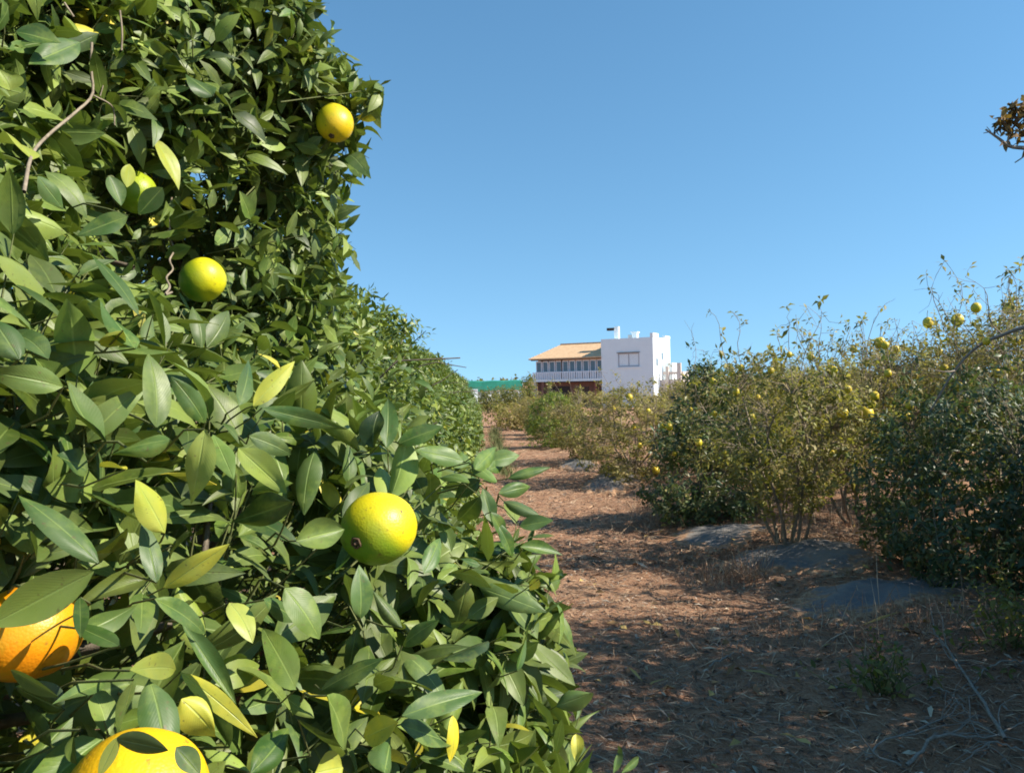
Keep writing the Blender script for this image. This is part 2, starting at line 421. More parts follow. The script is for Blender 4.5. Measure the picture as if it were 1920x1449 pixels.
def shoots(buf, tw, T, D, O, r, k=8, slen=0.13, L0=0.08, asp=0.46, ns=4, na=2, yellow=0.02, droop=0.3, wave=0.0,
           hue=(0.1, 0.75), mask=None, twig_r=0.0011, twk=3, dryf=None, light=0.12, tintfn=None):
    """leafy shoots: tips T, directions D, outward O"""
    n = len(T); D = nrm(D)
    ln = slen * r.uniform(0.6, 1.3, n)
    ref = np.where(np.abs(D[:, 2:3]) < 0.9, np.array([[0, 0, 1.0]]), np.array([[1.0, 0, 0]]))
    e1 = nrm(np.cross(D, ref)); e2 = np.cross(D, e1)
    ph0 = r.uniform(0, 6.28, n)
    sh = r.uniform(0, 1, n); shb = r.uniform(0, 1, n)
    Ps, As, Ns, Ls, Ws, Ts = [], [], [], [], [], []
    for j in range(k):
        t = (j + 0.3) / k
        base = T - D * (ln * (1 - t))[:, None]
        ph = ph0 + j * 2.4
        rad = np.cos(ph)[:, None] * e1 + np.sin(ph)[:, None] * e2
        A = nrm(D * (0.30 + 0.55 * t) + rad * (1.0 - 0.35 * t) + np.array([0, 0, -0.22]) + r.normal(0, 0.3, (n, 3)))
        pref = D * 0.5 + np.array([0, 0, 0.45]) + O * 0.45 + r.normal(0, 0.42, (n, 3))
        L = L0 * r.uniform(0.5, 1.25, n) * (1.05 - 0.25 * t)
        W = L * asp * r.uniform(0.75, 1.2, n)
        h = np.clip(hue[0] + (hue[1] - hue[0]) * (0.5 * sh + 0.5 * r.uniform(0, 1, n)) + (r.uniform(0, 1, n) < light) * 0.4 + 0.1 * t, 0, 1)
        g = np.clip(0.4 * shb + 0.6 * r.uniform(0, 1, n), 0, 1)
        y = np.where(r.uniform(0, 1, n) < yellow, r.uniform(0.5, 1.0, n), r.uniform(0, 0.10, n))
        if dryf is not None: y = np.clip(dryf + r.normal(0, 0.28, n), 0, 1)
        Ps.append(base + A * 0.006); As.append(A); Ns.append(pref); Ls.append(L); Ws.append(W); Ts.append(np.stack([h, g, y], -1))
    P, A, N, L, W, T_ = (np.concatenate(z) for z in (Ps, As, Ns, Ls, Ws, Ts))
    if mask is not None:
        keep = mask(P, A, L)
        P, A, N, L, W, T_ = P[keep], A[keep], N[keep], L[keep], W[keep], T_[keep]
    m = len(P)
    add_leaves(buf, P, A, N, L, W, T_, ns, na, fold=r.uniform(0.12, 0.5, m), droop=np.clip(r.normal(droop, 0.22, m), -0.15, 0.9), wave=wave, r=r)
    if tw is not None:
        for q_ in range(n):
            if D[q_] @ O[q_] < .35: continue
            b0 = T[q_] - D[q_] * ln[q_] * 1.6 - O[q_] * 0.03
            tube(tw, [b0, T[q_] - D[q_] * ln[q_] * 0.5, T[q_]], [twig_r * 1.6, twig_r * 1.2, twig_r * 0.6], twk)

def link_twigs(buf, hubs, T, r, r0=0.004, frac=1.0, amp=0.08, k=3):
    """thin branches from the nearest hub to shoot bases"""
    d = np.linalg.norm(T[:, None] - hubs[None], axis=-1); near = d.argmin(1)
    for q_ in range(len(T)):
        if r.uniform() > frac: continue
        tube(buf, wiggle(hubs[near[q_]], T[q_], 5, amp, r, 0.05), np.linspace(r0, r0 * 0.35, 5), k)

# ================================================================== FOREGROUND ORANGE TREE
# face of the near tree: X as a function of (Y, Z)
CTRL = np.array([
    (.40, 1.35, -.36), (.55, 1.38, -.30), (.60, 1.20, -.22), (.70, 1.56, -.26), (.86, 1.45, -.135), (.86, 1.25, -.01), (1.2, 1.2, .17), (1.1, 1.06, .19),
    (1.15, 1.40, .08), (1.05, 1.52, -.02), (1.1, 2.07, -.60), (1.7, 2.27, -.16), (1.75, 2.08, -.20), (2.0, 1.90, -.29), (1.35, 1.52, -.18), (1.0, 1.62, -.27),
    (1.4, 1.9, -.62), (1.2, 1.82, -.56), (.6, 1.72, -.40), (.8, 1.95, -.58), (2.4, 1.6, -.34), (1.8, 1.2, 0.06), (1.7, .6, .0), (2.4, .8, -.1), (1.0, .6, .15),
    (1.7, 2.6, -.30), (1.3, 2.5, -.62), (.7, 2.3, -.75), (.2, 1.5, -.50), (.2, .9, -.35), (.6, .7, -.1), (2.3, 2.2, -.45), (2.2, 2.6, -.75), (-.4, 1.5, -.7), (-.4, .8, -.6), (-.3, 2.2, -.95), (1.6, 1.62, -.28)])
def _phi(r_): return r_ ** 1.0
_K = _phi(np.linalg.norm(CTRL[:, None, :2] - CTRL[None, :, :2], axis=-1))
_w = np.linalg.solve(_K + np.eye(len(CTRL)) * -0.02, CTRL[:, 2])
def face_x(y, z):
    y = np.asarray(y, float); z = np.asarray(z, float)
    p = np.stack([y, z], -1)
    return (_phi(np.linalg.norm(p[..., None, :] - CTRL[:, :2], axis=-1)) @ _w)

def face_depth(px, py, back=0.0):
    d = ray(px, py)
    for s in np.arange(0.40, 3.2, 0.01):
        p = EYE + d * s
        if p[0] <= float(face_x(p[1], p[2])) - back: return s
    return None

# hero leaves read off the picture: base px, tip px, width px, depth shift, hue, bright, yellow, shade-turn
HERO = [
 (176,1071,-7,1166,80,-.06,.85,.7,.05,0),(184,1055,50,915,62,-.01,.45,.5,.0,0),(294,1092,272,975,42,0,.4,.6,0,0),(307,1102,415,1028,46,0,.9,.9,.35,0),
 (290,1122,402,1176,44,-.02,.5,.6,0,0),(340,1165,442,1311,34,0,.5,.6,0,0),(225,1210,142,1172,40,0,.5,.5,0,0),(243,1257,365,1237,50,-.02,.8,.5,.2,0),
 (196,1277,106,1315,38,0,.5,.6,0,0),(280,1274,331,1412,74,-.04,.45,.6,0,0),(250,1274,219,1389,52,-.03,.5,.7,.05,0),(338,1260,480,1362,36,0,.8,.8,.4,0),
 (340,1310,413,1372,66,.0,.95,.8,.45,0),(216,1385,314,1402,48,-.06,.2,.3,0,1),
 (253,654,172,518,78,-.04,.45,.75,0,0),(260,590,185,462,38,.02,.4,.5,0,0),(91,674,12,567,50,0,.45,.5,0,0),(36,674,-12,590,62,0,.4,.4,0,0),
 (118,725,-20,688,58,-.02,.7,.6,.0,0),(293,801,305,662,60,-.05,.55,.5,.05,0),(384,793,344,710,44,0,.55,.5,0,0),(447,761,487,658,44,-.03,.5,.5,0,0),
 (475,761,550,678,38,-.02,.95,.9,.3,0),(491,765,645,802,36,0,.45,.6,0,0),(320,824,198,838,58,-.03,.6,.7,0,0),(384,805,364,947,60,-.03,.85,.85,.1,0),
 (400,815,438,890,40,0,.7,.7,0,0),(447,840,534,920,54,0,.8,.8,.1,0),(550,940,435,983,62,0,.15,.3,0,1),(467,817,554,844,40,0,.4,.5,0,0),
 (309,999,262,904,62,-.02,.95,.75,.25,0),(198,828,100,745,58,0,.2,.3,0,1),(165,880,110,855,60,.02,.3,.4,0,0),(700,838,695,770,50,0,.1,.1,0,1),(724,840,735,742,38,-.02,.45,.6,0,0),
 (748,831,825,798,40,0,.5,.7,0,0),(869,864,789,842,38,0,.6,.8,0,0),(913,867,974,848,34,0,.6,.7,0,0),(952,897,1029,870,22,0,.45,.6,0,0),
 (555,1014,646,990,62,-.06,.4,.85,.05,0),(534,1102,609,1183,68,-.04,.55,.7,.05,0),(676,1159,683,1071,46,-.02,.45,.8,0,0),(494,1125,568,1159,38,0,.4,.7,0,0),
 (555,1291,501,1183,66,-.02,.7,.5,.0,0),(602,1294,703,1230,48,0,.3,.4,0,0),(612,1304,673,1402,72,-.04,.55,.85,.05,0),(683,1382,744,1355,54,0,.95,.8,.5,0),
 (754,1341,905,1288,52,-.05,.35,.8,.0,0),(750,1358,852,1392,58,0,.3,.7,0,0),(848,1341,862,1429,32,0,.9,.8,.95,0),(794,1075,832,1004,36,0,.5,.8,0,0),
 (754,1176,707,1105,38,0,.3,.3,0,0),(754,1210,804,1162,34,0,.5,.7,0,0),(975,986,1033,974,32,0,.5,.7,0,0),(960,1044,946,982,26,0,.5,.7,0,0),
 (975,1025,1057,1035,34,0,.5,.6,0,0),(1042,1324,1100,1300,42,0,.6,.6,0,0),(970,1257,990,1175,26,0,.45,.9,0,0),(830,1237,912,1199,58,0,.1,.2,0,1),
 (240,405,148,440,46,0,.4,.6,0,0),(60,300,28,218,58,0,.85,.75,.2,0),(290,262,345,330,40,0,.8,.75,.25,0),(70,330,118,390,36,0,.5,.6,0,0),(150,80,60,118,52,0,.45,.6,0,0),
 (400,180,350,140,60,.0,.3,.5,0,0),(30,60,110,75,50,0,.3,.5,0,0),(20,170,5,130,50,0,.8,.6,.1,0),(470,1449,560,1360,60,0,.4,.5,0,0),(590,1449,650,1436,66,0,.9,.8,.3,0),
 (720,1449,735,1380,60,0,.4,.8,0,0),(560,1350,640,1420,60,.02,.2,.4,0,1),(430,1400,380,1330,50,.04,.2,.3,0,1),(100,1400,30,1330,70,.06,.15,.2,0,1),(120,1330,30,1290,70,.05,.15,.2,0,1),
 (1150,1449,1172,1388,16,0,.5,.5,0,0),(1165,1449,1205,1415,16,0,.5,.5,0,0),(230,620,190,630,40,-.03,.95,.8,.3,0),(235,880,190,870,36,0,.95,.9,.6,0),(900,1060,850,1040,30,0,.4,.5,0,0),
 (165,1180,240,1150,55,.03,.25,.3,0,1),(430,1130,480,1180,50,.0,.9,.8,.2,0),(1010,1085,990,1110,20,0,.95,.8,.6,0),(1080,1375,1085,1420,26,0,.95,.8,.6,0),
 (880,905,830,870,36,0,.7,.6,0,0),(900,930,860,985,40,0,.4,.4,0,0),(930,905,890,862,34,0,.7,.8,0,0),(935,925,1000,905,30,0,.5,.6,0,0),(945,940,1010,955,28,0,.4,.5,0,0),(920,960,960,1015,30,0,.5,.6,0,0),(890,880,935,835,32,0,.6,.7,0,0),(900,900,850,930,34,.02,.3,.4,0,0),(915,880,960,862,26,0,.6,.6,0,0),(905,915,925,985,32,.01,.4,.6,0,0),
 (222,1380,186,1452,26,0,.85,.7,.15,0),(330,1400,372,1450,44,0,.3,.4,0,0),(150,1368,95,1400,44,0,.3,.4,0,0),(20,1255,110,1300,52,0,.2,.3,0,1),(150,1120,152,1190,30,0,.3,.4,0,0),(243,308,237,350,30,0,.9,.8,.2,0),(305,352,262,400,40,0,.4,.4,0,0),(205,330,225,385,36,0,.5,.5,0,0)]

# fruit: px, py, diameter px, diameter m, colours (main, second), direction of second colour (picture right, up, towards viewer), flatten
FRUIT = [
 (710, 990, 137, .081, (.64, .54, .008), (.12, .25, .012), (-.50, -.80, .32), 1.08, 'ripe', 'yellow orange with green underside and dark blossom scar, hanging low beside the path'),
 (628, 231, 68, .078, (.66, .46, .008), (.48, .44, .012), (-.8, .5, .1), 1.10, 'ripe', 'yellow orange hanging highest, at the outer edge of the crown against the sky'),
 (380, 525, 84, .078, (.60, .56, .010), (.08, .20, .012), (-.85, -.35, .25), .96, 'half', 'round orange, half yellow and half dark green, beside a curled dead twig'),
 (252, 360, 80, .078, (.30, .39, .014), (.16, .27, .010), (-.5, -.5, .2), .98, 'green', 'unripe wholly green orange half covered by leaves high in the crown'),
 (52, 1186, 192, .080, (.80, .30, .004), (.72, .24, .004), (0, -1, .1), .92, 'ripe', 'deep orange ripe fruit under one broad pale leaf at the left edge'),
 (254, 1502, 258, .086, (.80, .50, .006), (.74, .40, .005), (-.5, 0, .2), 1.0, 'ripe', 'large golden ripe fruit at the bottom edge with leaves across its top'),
]
fr_c = []
for f in FRUIT:
    d = f[3] * FPX / f[2]
    fr_c.append((at(f[0], f[1], d), f[3] / 2, d))

hero_info = []; LITH = []
HB = Buf(); HTW = Buf()
BASE0 = np.array([-1.35, 1.45, float(ground_z(-1.35, 1.45)) - 0.02])
for k_, (bx, by, tx, ty, wp, ds, hu, brt, yel, shade) in enumerate(HERO):
    mx_, my_ = (bx + tx) / 2, (by + ty) / 2
    d0 = face_depth(mx_, my_)
    if d0 is None: d0 = face_depth(mx_ - 40, my_) or 1.2
    d0 = max(0.43, d0 - 0.035 + ds)
    if bx > 1120: d0 = 1.05
    over = False
    for (c_, r_, fd) in fr_c:                      # leaves that lie over a fruit stay in front of it
        if np.hypot(*(to_px(c_)[:2] - np.array([mx_, my_]))) < r_ / fd * FPX * 1.05: d0 = min(d0, fd - r_ - 0.014); over = True
    tilt = rng.uniform(-0.02, 0.03)
    if over: tilt = 0.0
    elif not shade: tilt += d0 / FPX * (.22 * (tx - bx) - .16 * (ty - by))
    b_ = at(bx, by, d0 + (0 if over else 0.006) - tilt); t_ = at(tx, ty, d0 + tilt)
    A = t_ - b_; L = np.linalg.norm(A)
    toc = nrm(EYE - (b_ + t_) / 2)
    right = CR[:, 0]
    N = toc * 0.6 + SUN * (0.6 if not shade else -0.45) + rng.normal(0, 0.12, 3)
    if shade: N = N - right * 0.3
    W = wp / FPX * d0 * 1.08
    add_leaves(HB, b_[None], A[None], N[None], np.array([L * 1.04]), np.array([W]), np.array([[hu, brt, yel]]), 10, 6,
               fold=float(rng.uniform(.15, .4)), droop=-.05 if over else float(rng.uniform(0.0, .38)), wave=0.0 if over else 0.04)
    back = b_ - toc * 0.13 + np.array([-0.04, 0.0, -0.01]) + rng.normal(0, 0.015, 3)
    if not over: tube(HTW, wiggle(b_, back, 4, 0.05), [.0008, .001, .0013, .0014], 4)
    if hu >= .45 and not shade: LITH.append(((b_ + t_) / 2, .42 * L))
    hero_info.append((mx_, my_, 0.42 * math.hypot(tx - bx, ty - by), d0, np.array([bx, by]), np.array([tx, ty]), wp))

HMID = np.array([(h[0], h[1], h[2], h[3], h[6]) for h in hero_info])
HBASE = np.array([h[4] for h in hero_info]); HTIP = np.array([h[5] for h in hero_info])
def in_front(P, A, L):
    """keep random leaves off the read-off leaves and the fruit"""
    keep = np.ones(len(P), bool)
    for f in (0.15, 0.5, 0.9):
        q_ = to_px(P + A * (L * f)[:, None])
        bad = np.zeros(len(P), bool)
        for b_, t_, hm in zip(HBASE, HTIP, HMID):
            ab = t_ - b_; s = np.clip(((q_[:, :2] - b_) @ ab) / (ab @ ab), 0.05, 0.95)
            dd = np.linalg.norm(q_[:, :2] - (b_ + s[:, None] * ab), axis=1)
            bad |= (dd < hm[4] * 0.62) & (q_[:, 2] < hm[3] + 0.02) & (q_[:, 2] > 0)
        for kf, (c_, r_, fd) in enumerate(fr_c):
            cp = to_px(c_); rp = r_ / fd * FPX * (0.7 if kf == 3 else (1.0 if kf in (1, 2) else 1.12))
            bad |= (np.hypot(q_[:, 0] - cp[0], q_[:, 1] - cp[1]) < rp) & (q_[:, 2] < fd + 0.02) & (q_[:, 2] > 0)
            bad |= np.linalg.norm(P + A * (L * f)[:, None] - c_, axis=1) < r_ * 1.05
            # a way for the sun to reach the fruit
            rel = P + A * (L * f)[:, None] - c_; s = rel @ SUN
            bad |= (s > 0) & (s < 0.45) & (np.linalg.norm(rel - s[:, None] * SUN, axis=1) < r_ * (0.8 if kf != 3 else 0.6))
        keep &= ~bad
    for hc, hr in LITH:                       # bright leaves stay open to the sun
        rel = P + A * L[:, None] * .5 - hc; s = rel @ SUN
        keep &= ~((s > .015) & (s < .35) & (np.linalg.norm(rel - s[:, None] * SUN, axis=1) < hr))
    q_ = to_px(P + A * L[:, None] * 0.5)
    d_ = np.linalg.norm(P - EYE, axis=1)
    keep &= ~((d_ < 0.50) & (q_[:, 2] > 0))
    # keep the sky corner clear beyond the outline of the crown
    edge = np.interp(q_[:, 1], [-200, 0, 60, 120, 180, 260, 330, 400, 450, 520, 580, 640, 700, 760, 800, 830, 900, 1000, 1080, 1150, 1300, 1449, 1700],
                              [560, 600, 650, 690, 725, 690, 690, 650, 650, 660, 640, 640, 690, 740, 830, 930, 990, 1010, 1030, 1085, 1085, 1100, 1110])
    edge = edge + 16 * np.sin(q_[:, 1] * .083) + 12 * np.sin(q_[:, 1] * .21 + 1); tipq = to_px(P + A * L[:, None])
    keep &= ~((np.maximum(tipq[:, 0], q_[:, 0]) > edge + 18) & (q_[:, 2] > 0) & (tipq[:, 1] > -250))
    return keep

tree0 = empty('orange_tree', BASE0)
tag(tree0, 'near orange tree filling the left foreground with big glossy leaves and hanging fruit', 'tree', 'orange trees of the left hedge row')
r0 = np.random.default_rng(11)
crown = Buf(); tw = Buf()
def face_sample(n, ylo, yhi, zlo, zhi):
    y = r0.uniform(ylo, yhi, n); z = r0.uniform(zlo, zhi, n)
    return y, z
CAV = [(310, 470, 55), (470, 1275, 60), (40, 1345, 85), (30, 640, 40), (880, 960, 40), (560, 890, 40), (150, 960, 45), (620, 1230, 30), (420, 330, 50), (540, 400, 40), (60, 500, 60), (840, 1130, 35)]
def holes(T, big):
    k_ = np.ones(len(T), bool); q_ = to_px(T)
    for cx, cy, rr_ in CAV: k_ &= np.hypot(q_[:, 0] - cx, q_[:, 1] - cy) > rr_
    y, z, x = T[:, 1], T[:, 2], T[:, 0]
    nz = np.sin(y * 11 + 2 * np.sin(z * 7)) * np.sin(z * 13 + 1.7 * np.sin(y * 9 + 1)) + .5 * np.sin(y * 23 + z * 19)
    return k_ & (nz < big)
def face_norm(y, z):
    h = 0.06
    gy = (face_x(y + h, z) - face_x(y - h, z)) / (2 * h); gz = (face_x(y, z + h) - face_x(y, z - h)) / (2 * h)
    return nrm(np.stack([np.ones_like(gy), -np.clip(gy, -1.2, 1.2), -np.clip(gz, -1.2, 1.2)], -1))
for (n, ylo, yhi, zlo, zhi, dmu, k, ns, na) in ((900, .25, 1.2, .75, 2.0, .07, 7, 6, 4), (700, .25, 1.6, 1.8, 2.7, .09, 8, 4, 2), (1700, 1.1, 2.6, .3, 2.75, .08, 8, 4, 2),
                                               (420, .25, 1.5, .8, 2.5, .26, 8, 4, 2), (650, 1.2, 2.7, .3, 2.8, .28, 8, 3, 2), (260, -.6, .4, .4, 2.5, .12, 8, 3, 2),
                                               (1100, 0, 2.6, .3, 2.8, .6, 7, 3, 2), (500, .6, 2.2, 1.7, 2.7, .35, 7, 3, 2)):
    y, z = face_sample(n, ylo, yhi, zlo, zhi); L_ = .078 if yhi < 1.3 else .068
    O = face_norm(y, z)
    dep = np.abs(r0.normal(0, dmu, n)) + (0.015 if dmu < .1 else 0.08 if dmu < .4 else .25)
    T = np.stack([face_x(y, z), y, z], -1) - O * dep[:, None]
    if dmu < .4:
        hk = holes(T, .72 if dmu < .1 else 1.1); T, O = T[hk], O[hk]; n = len(T)
    D = O * 0.75 + np.array([0, 0, .35]) + r0.normal(0, .5, (n, 3))
    D = nrm(D); ok = in_front(T, D, np.full(n, .02)) & in_front(T - D * .2, D, np.full(n, .2)); T, D, O = T[ok], D[ok], O[ok]
    shoots(crown, tw, T, D, O, r0, k, .12, L_, .47, ns, na, yellow=.012, droop=.36, wave=0.035 if ns >= 6 else .02, mask=in_front)
# top, back and far side of the crown
n = 800
u = rand_unit(n, r0); rad = r0.uniform(.75, 1.0, n)[:, None]
T = np.array([-1.55, 1.3, 1.5]) + u * rad * np.array([1.15, 1.5, 1.35])
ok = (T[:, 0] < face_x(T[:, 1], T[:, 2]) - .15) & (T[:, 2] > .35) & (np.linalg.norm(T - EYE, axis=1) > .6)
T, u = T[ok], u[ok]
shoots(crown, tw, T, u + r0.normal(0, .4, T.shape), u, r0, 8, .13, .08, .46, 3, 2, mask=in_front)
crown.add(np.concatenate(HB.V), np.concatenate(HB.F), np.concatenate(HB.U), np.concatenate(HB.T))
crown.build('crown', M['leaf'], tree0, BASE0)
# trunk and limbs
tb = Buf(); tube(tb, wiggle(BASE0 - [0, 0, .1], BASE0 + [0.05, -.05, .75], 7, .03, r0), [.11, .10, .092, .088, .084, .08, .075], 10); tb.build('trunk', M['bark'], tree0, BASE0)
hubs0 = []
for q_, tgt in enumerate([(-.75, .8, 1.3), (-.85, 1.5, 1.9), (-.6, 1.5, 1.2), (-.75, 2.1, 1.6), (-1.6, 1.1, 2.1), (-1.9, 1.9, 1.8), (-1.1, .3, 1.4), (-.5, 1.9, .9), (-.95, 1.0, 2.2)]):
    lb = Buf(); p0 = BASE0 + [0.05, -.05, .45 + .03 * q_]
    tube(lb, wiggle(p0, tgt, 8, .05, r0, -.04), np.linspace(.045, .014, 8), 7)
    tgt = np.array(tgt); hubs0.append(tgt)
    for s in range(6):
        e_ = tgt + r0.normal(0, .25, 3) + [.12, 0, .05]
        e_[0] = min(e_[0], float(face_x(e_[1], e_[2])) - .12)
        tube(lb, wiggle(tgt, e_, 6, .1, r0), np.linspace(.012, .004, 6), 5)
    lb.build('limb', M['bark'], tree0, BASE0)
tw.add(np.concatenate(HTW.V), np.concatenate(HTW.F))
tw.build('twigs', M['green_twig'], tree0, BASE0)
# dry twigs that show in front of the dark of the crown
dead = Buf()
def pxpath(pts, shift=0.0):
    out = []
    for (x, y) in pts:
        d = face_depth(x, y) or 1.3
        out.append(at(x, y, d + shift))
    return np.array(out)
def smooth(P, n=24):
    P = np.asarray(P); s = np.linspace(0, len(P) - 1, n); i0 = np.clip(s.astype(int), 0, len(P) - 2); f = (s - i0)[:, None]
    Pm = np.vstack([2 * P[0] - P[1], P, 2 * P[-1] - P[-2]])
    a_, b_, c_, d_ = Pm[i0], Pm[i0 + 1], Pm[i0 + 2], Pm[i0 + 3]
    return .5 * (2 * b_ + (c_ - a_) * f + (2 * a_ - 5 * b_ + 4 * c_ - d_) * f ** 2 + (3 * b_ - a_ - 3 * c_ + d_) * f ** 3)
for pts, r_ in (([(172, 80), (171, 130), (173, 178), (140, 212), (92, 252), (60, 290), (45, 360)], .0022), ([(225, 20), (229, 60), (228, 95)], .0016), ([(120, 5), (138, 32)], .0016), ([(173, 178), (210, 200), (215, 235)], .0013), ([(195, 155), (188, 180)], .001)):
    tube(dead, smooth(pxpath(pts, -.03), 20), np.full(20, r_), 5)
dead.build('dry_twig', M['twig'], tree0, BASE0)
dead = Buf()
tube(dead, smooth(pxpath([(318, 432), (306, 440), (320, 452), (326, 470), (318, 488), (324, 505), (312, 520), (318, 538), (310, 552), (322, 548)], .06), 40), np.linspace(.0022, .0016, 40), 5)
tube(dead, smooth(pxpath([(318, 432), (316, 400), (322, 370)], .06), 12), np.full(12, .002), 5)
dead.build('dry_twig', M['twig'], tree0, BASE0)

# fruit
def make_fruit(name, c, r_, main, second, dirn, flat, axis, label, cat, group, scar=True, seg=(28, 18), stem_to=None):
    """axis: unit vector from stem end to blossom end"""
    root = empty(name, c); tag(root, label, cat, group)
    axis = nrm(np.asarray(axis, float)); rr = np.random.default_rng(int(abs(c[0] * 991 + c[1] * 377 + c[2] * 71) * 10) % 99991)
    th = np.linspace(0, PI, seg[1] + 1); ph = np.linspace(0, 2 * PI, seg[0], endpoint=False)
    tt, pp = np.meshgrid(th, ph, indexing='ij')
    e1 = nrm(np.cross(axis, [.2, .3, .9])); e2 = np.cross(axis, e1)
    loc = np.stack([np.sin(tt) * np.cos(pp), np.sin(tt) * np.sin(pp), np.cos(tt)], -1)
    lump = 1 + .022 * np.sin(2 * pp + 1 + c[2] * 9) * np.sin(tt) + .014 * np.sin(3 * pp + 1) * np.sin(tt) * np.cos(tt * 1.3) + .008 * np.sin(5 * pp) * np.sin(tt) ** 2 - .045 * np.exp(-(tt / .28) ** 2) - .02 * np.exp(-((PI - tt) / .35) ** 2)
    V = (loc[..., 0:1] * e1 + loc[..., 1:2] * e2 + loc[..., 2:3] * flat * axis) * (lump[..., None] * r_)
    V = V.reshape(-1, 3); m_ = seg[0]
    F = []
    for i_ in range(seg[1]):
        for j_ in range(m_):
            j2 = (j_ + 1) % m_
            F.append((i_ * m_ + j_, (i_ + 1) * m_ + j_, (i_ + 1) * m_ + j2, i_ * m_ + j2))
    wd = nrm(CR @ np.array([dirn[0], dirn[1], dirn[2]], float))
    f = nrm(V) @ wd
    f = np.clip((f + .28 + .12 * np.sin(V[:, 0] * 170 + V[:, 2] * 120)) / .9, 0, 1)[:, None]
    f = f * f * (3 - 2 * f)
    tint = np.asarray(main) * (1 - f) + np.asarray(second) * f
    # small fix: poles collapse to a point, harmless
    o = mesh_obj('peel', V, F, M['peel'], root, (0, 0, 0), None, tint)
    if scar:
        sb = Buf(); p = axis * r_ * flat * .955
        e1_, e2_ = e1, e2
        ang = np.linspace(0, 2 * PI, 15)
        ring = [p + axis * .0012 + (e1_ * math.cos(a_) + e2_ * math.sin(a_)) * r_ * .13 * (1 + .15 * math.sin(5 * a_)) for a_ in ang]
        tube(sb, ring, np.full(15, r_ * .035), 5)
        tube(sb, [p - axis * .001, p + axis * .002, p + axis * .005], [r_ * .09, r_ * .06, r_ * .02], 7)
        sb.build('blossom_scar', M['scar'], root)
    st = Buf(); p = -axis * r_ * flat * .94
    tube(st, [p + axis * .004, p - axis * .002, p - axis * .004], [r_ * .14, r_ * .13, r_ * .05], 8)
    end = (np.asarray(stem_to) - c) if stem_to is not None else p - axis * .05 + np.array([-.03, 0, .02])
    tube(st, wiggle(p, end, 6, .04, rr), np.linspace(.0022, .003, 6), 5)
    st.build('stem', M['green_twig'], root)
    return root
AX = [(-.28, -.05, .95), (-.05, -.85, .55), (.3, -.5, .3), (-.4, -.8, .1), (.2, -.9, .2), (.1, -.3, .5)]
for f, (c_, r_, fd), ax in zip(FRUIT, fr_c, AX):
    axis = CR @ np.array(ax, float)
    if f[0] == 710: axis = nrm(CR @ np.array([-.40, -.20, .88]))
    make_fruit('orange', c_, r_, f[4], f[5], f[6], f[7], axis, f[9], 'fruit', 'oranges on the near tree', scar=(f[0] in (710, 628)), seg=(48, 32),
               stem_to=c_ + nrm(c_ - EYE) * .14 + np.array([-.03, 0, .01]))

# ================================================================== HEDGE ROW OF ORANGE TREES BEHIND
def hedge_tree(seed, n, L0, ns, na, k=8):
    r = np.random.default_rng(seed)
    root = empty('orange_tree', (0, 0, 0))
    # cross-section profile of the clipped row: half width against height
    def half(z): return np.interp(z, [0, .25, .7, 1.2, 1.7, 2.0, 2.2, 2.34], [1.05, 1.32, 1.37, 1.18, .88, .70, .48, .12])
    B = Buf(); TW = Buf()
    lum = r.uniform(0, 6.28, 6)
    def samp(n, dlo, dhi, side):
        z = r.uniform(.12, 2.3, n); yv = r.uniform(-1.75, 1.75, n)
        s = np.where(r.uniform(0, 1, n) < side, 1.0, -1.0)
        top = r.uniform(0, 1, n) < .22
        h = half(z) * (1 - .12 * (np.abs(yv) / 1.6) ** 3)
        x = np.where(top, r.uniform(-1, 1, n) * h, s * h)
        ztop = 2.3 - .9 * np.abs(np.clip(x, -1.2, 1.2)) ** 2.2 * .62
        z = np.where(top, np.minimum(ztop, 2.3), z)
        bumpy = .13 * np.sin(yv * 3.7 + lum[0]) * np.sin(z * 3.3 + lum[1]) + .08 * np.sin(yv * 7.1 + lum[2]) * np.sin(z * 6.7 + lum[3])
        O = nrm(np.stack([np.where(top, x * .8, s * 1.0), .15 * yv, np.where(top, 1.2, .45 * (z - .8))], -1))
        T = np.stack([x, yv, z], -1) + O * (bumpy - r.uniform(dlo, dhi, n) ** 1.3)[:, None]
        return T, O
    for cnt, dlo, dhi, side in ((int(n * .62), 0, .16, .82), (int(n * .38), .1, .55, .75)):
        T, O = samp(cnt, dlo, dhi, side)
        D = O * .7 + np.array([0, 0, .45]) + r.normal(0, .5, T.shape)
        shoots(B, None, T, D, O, r, k, .13, L0, .46, ns, na, yellow=.02, droop=.3, hue=(.15, .85), light=.16)
    # stray shoots above the outline
    T, O = samp(30, 0, .02, .8); T += O * r.uniform(.02, .14, (30, 1)); 
    shoots(B, TW, T, O + np.array([0, 0, .8]), O, r, k, .16, L0, .42, ns, na, hue=(.4, 1.0), light=.3)
    B.build('crown', M['leaf_far'], root)
    tb = Buf(); tube(tb, wiggle((0, 0, -.1), (.03, .02, .7), 6, .03, r), np.linspace(.10, .07, 6), 8); tb.build('trunk', M['bark'], root)
    for q_ in range(6):
        ang = q_ * 1.05 + r.uniform(-.3, .3); p1 = np.array([math.cos(ang) * .7, math.sin(ang) * .8, r.uniform(1.1, 1.8)])
        lb = Buf(); tube(lb, wiggle((.02, .02, .45), p1, 7, .06, r), np.linspace(.04, .012, 7), 6)
        for s in range(7): tube(lb, wiggle(p1, p1 + nrm(np.array([p1[0], p1[1], .3])) * r.uniform(.2, .5) + r.normal(0, .2, 3), 5, .1, r), np.linspace(.01, .003, 5), 4)
        lb.build('limb', M['bark'], root)
    return root
def gl(x, y): return (x, y, float(ground_z(x, y)))
HG = 'orange trees of the left hedge row'
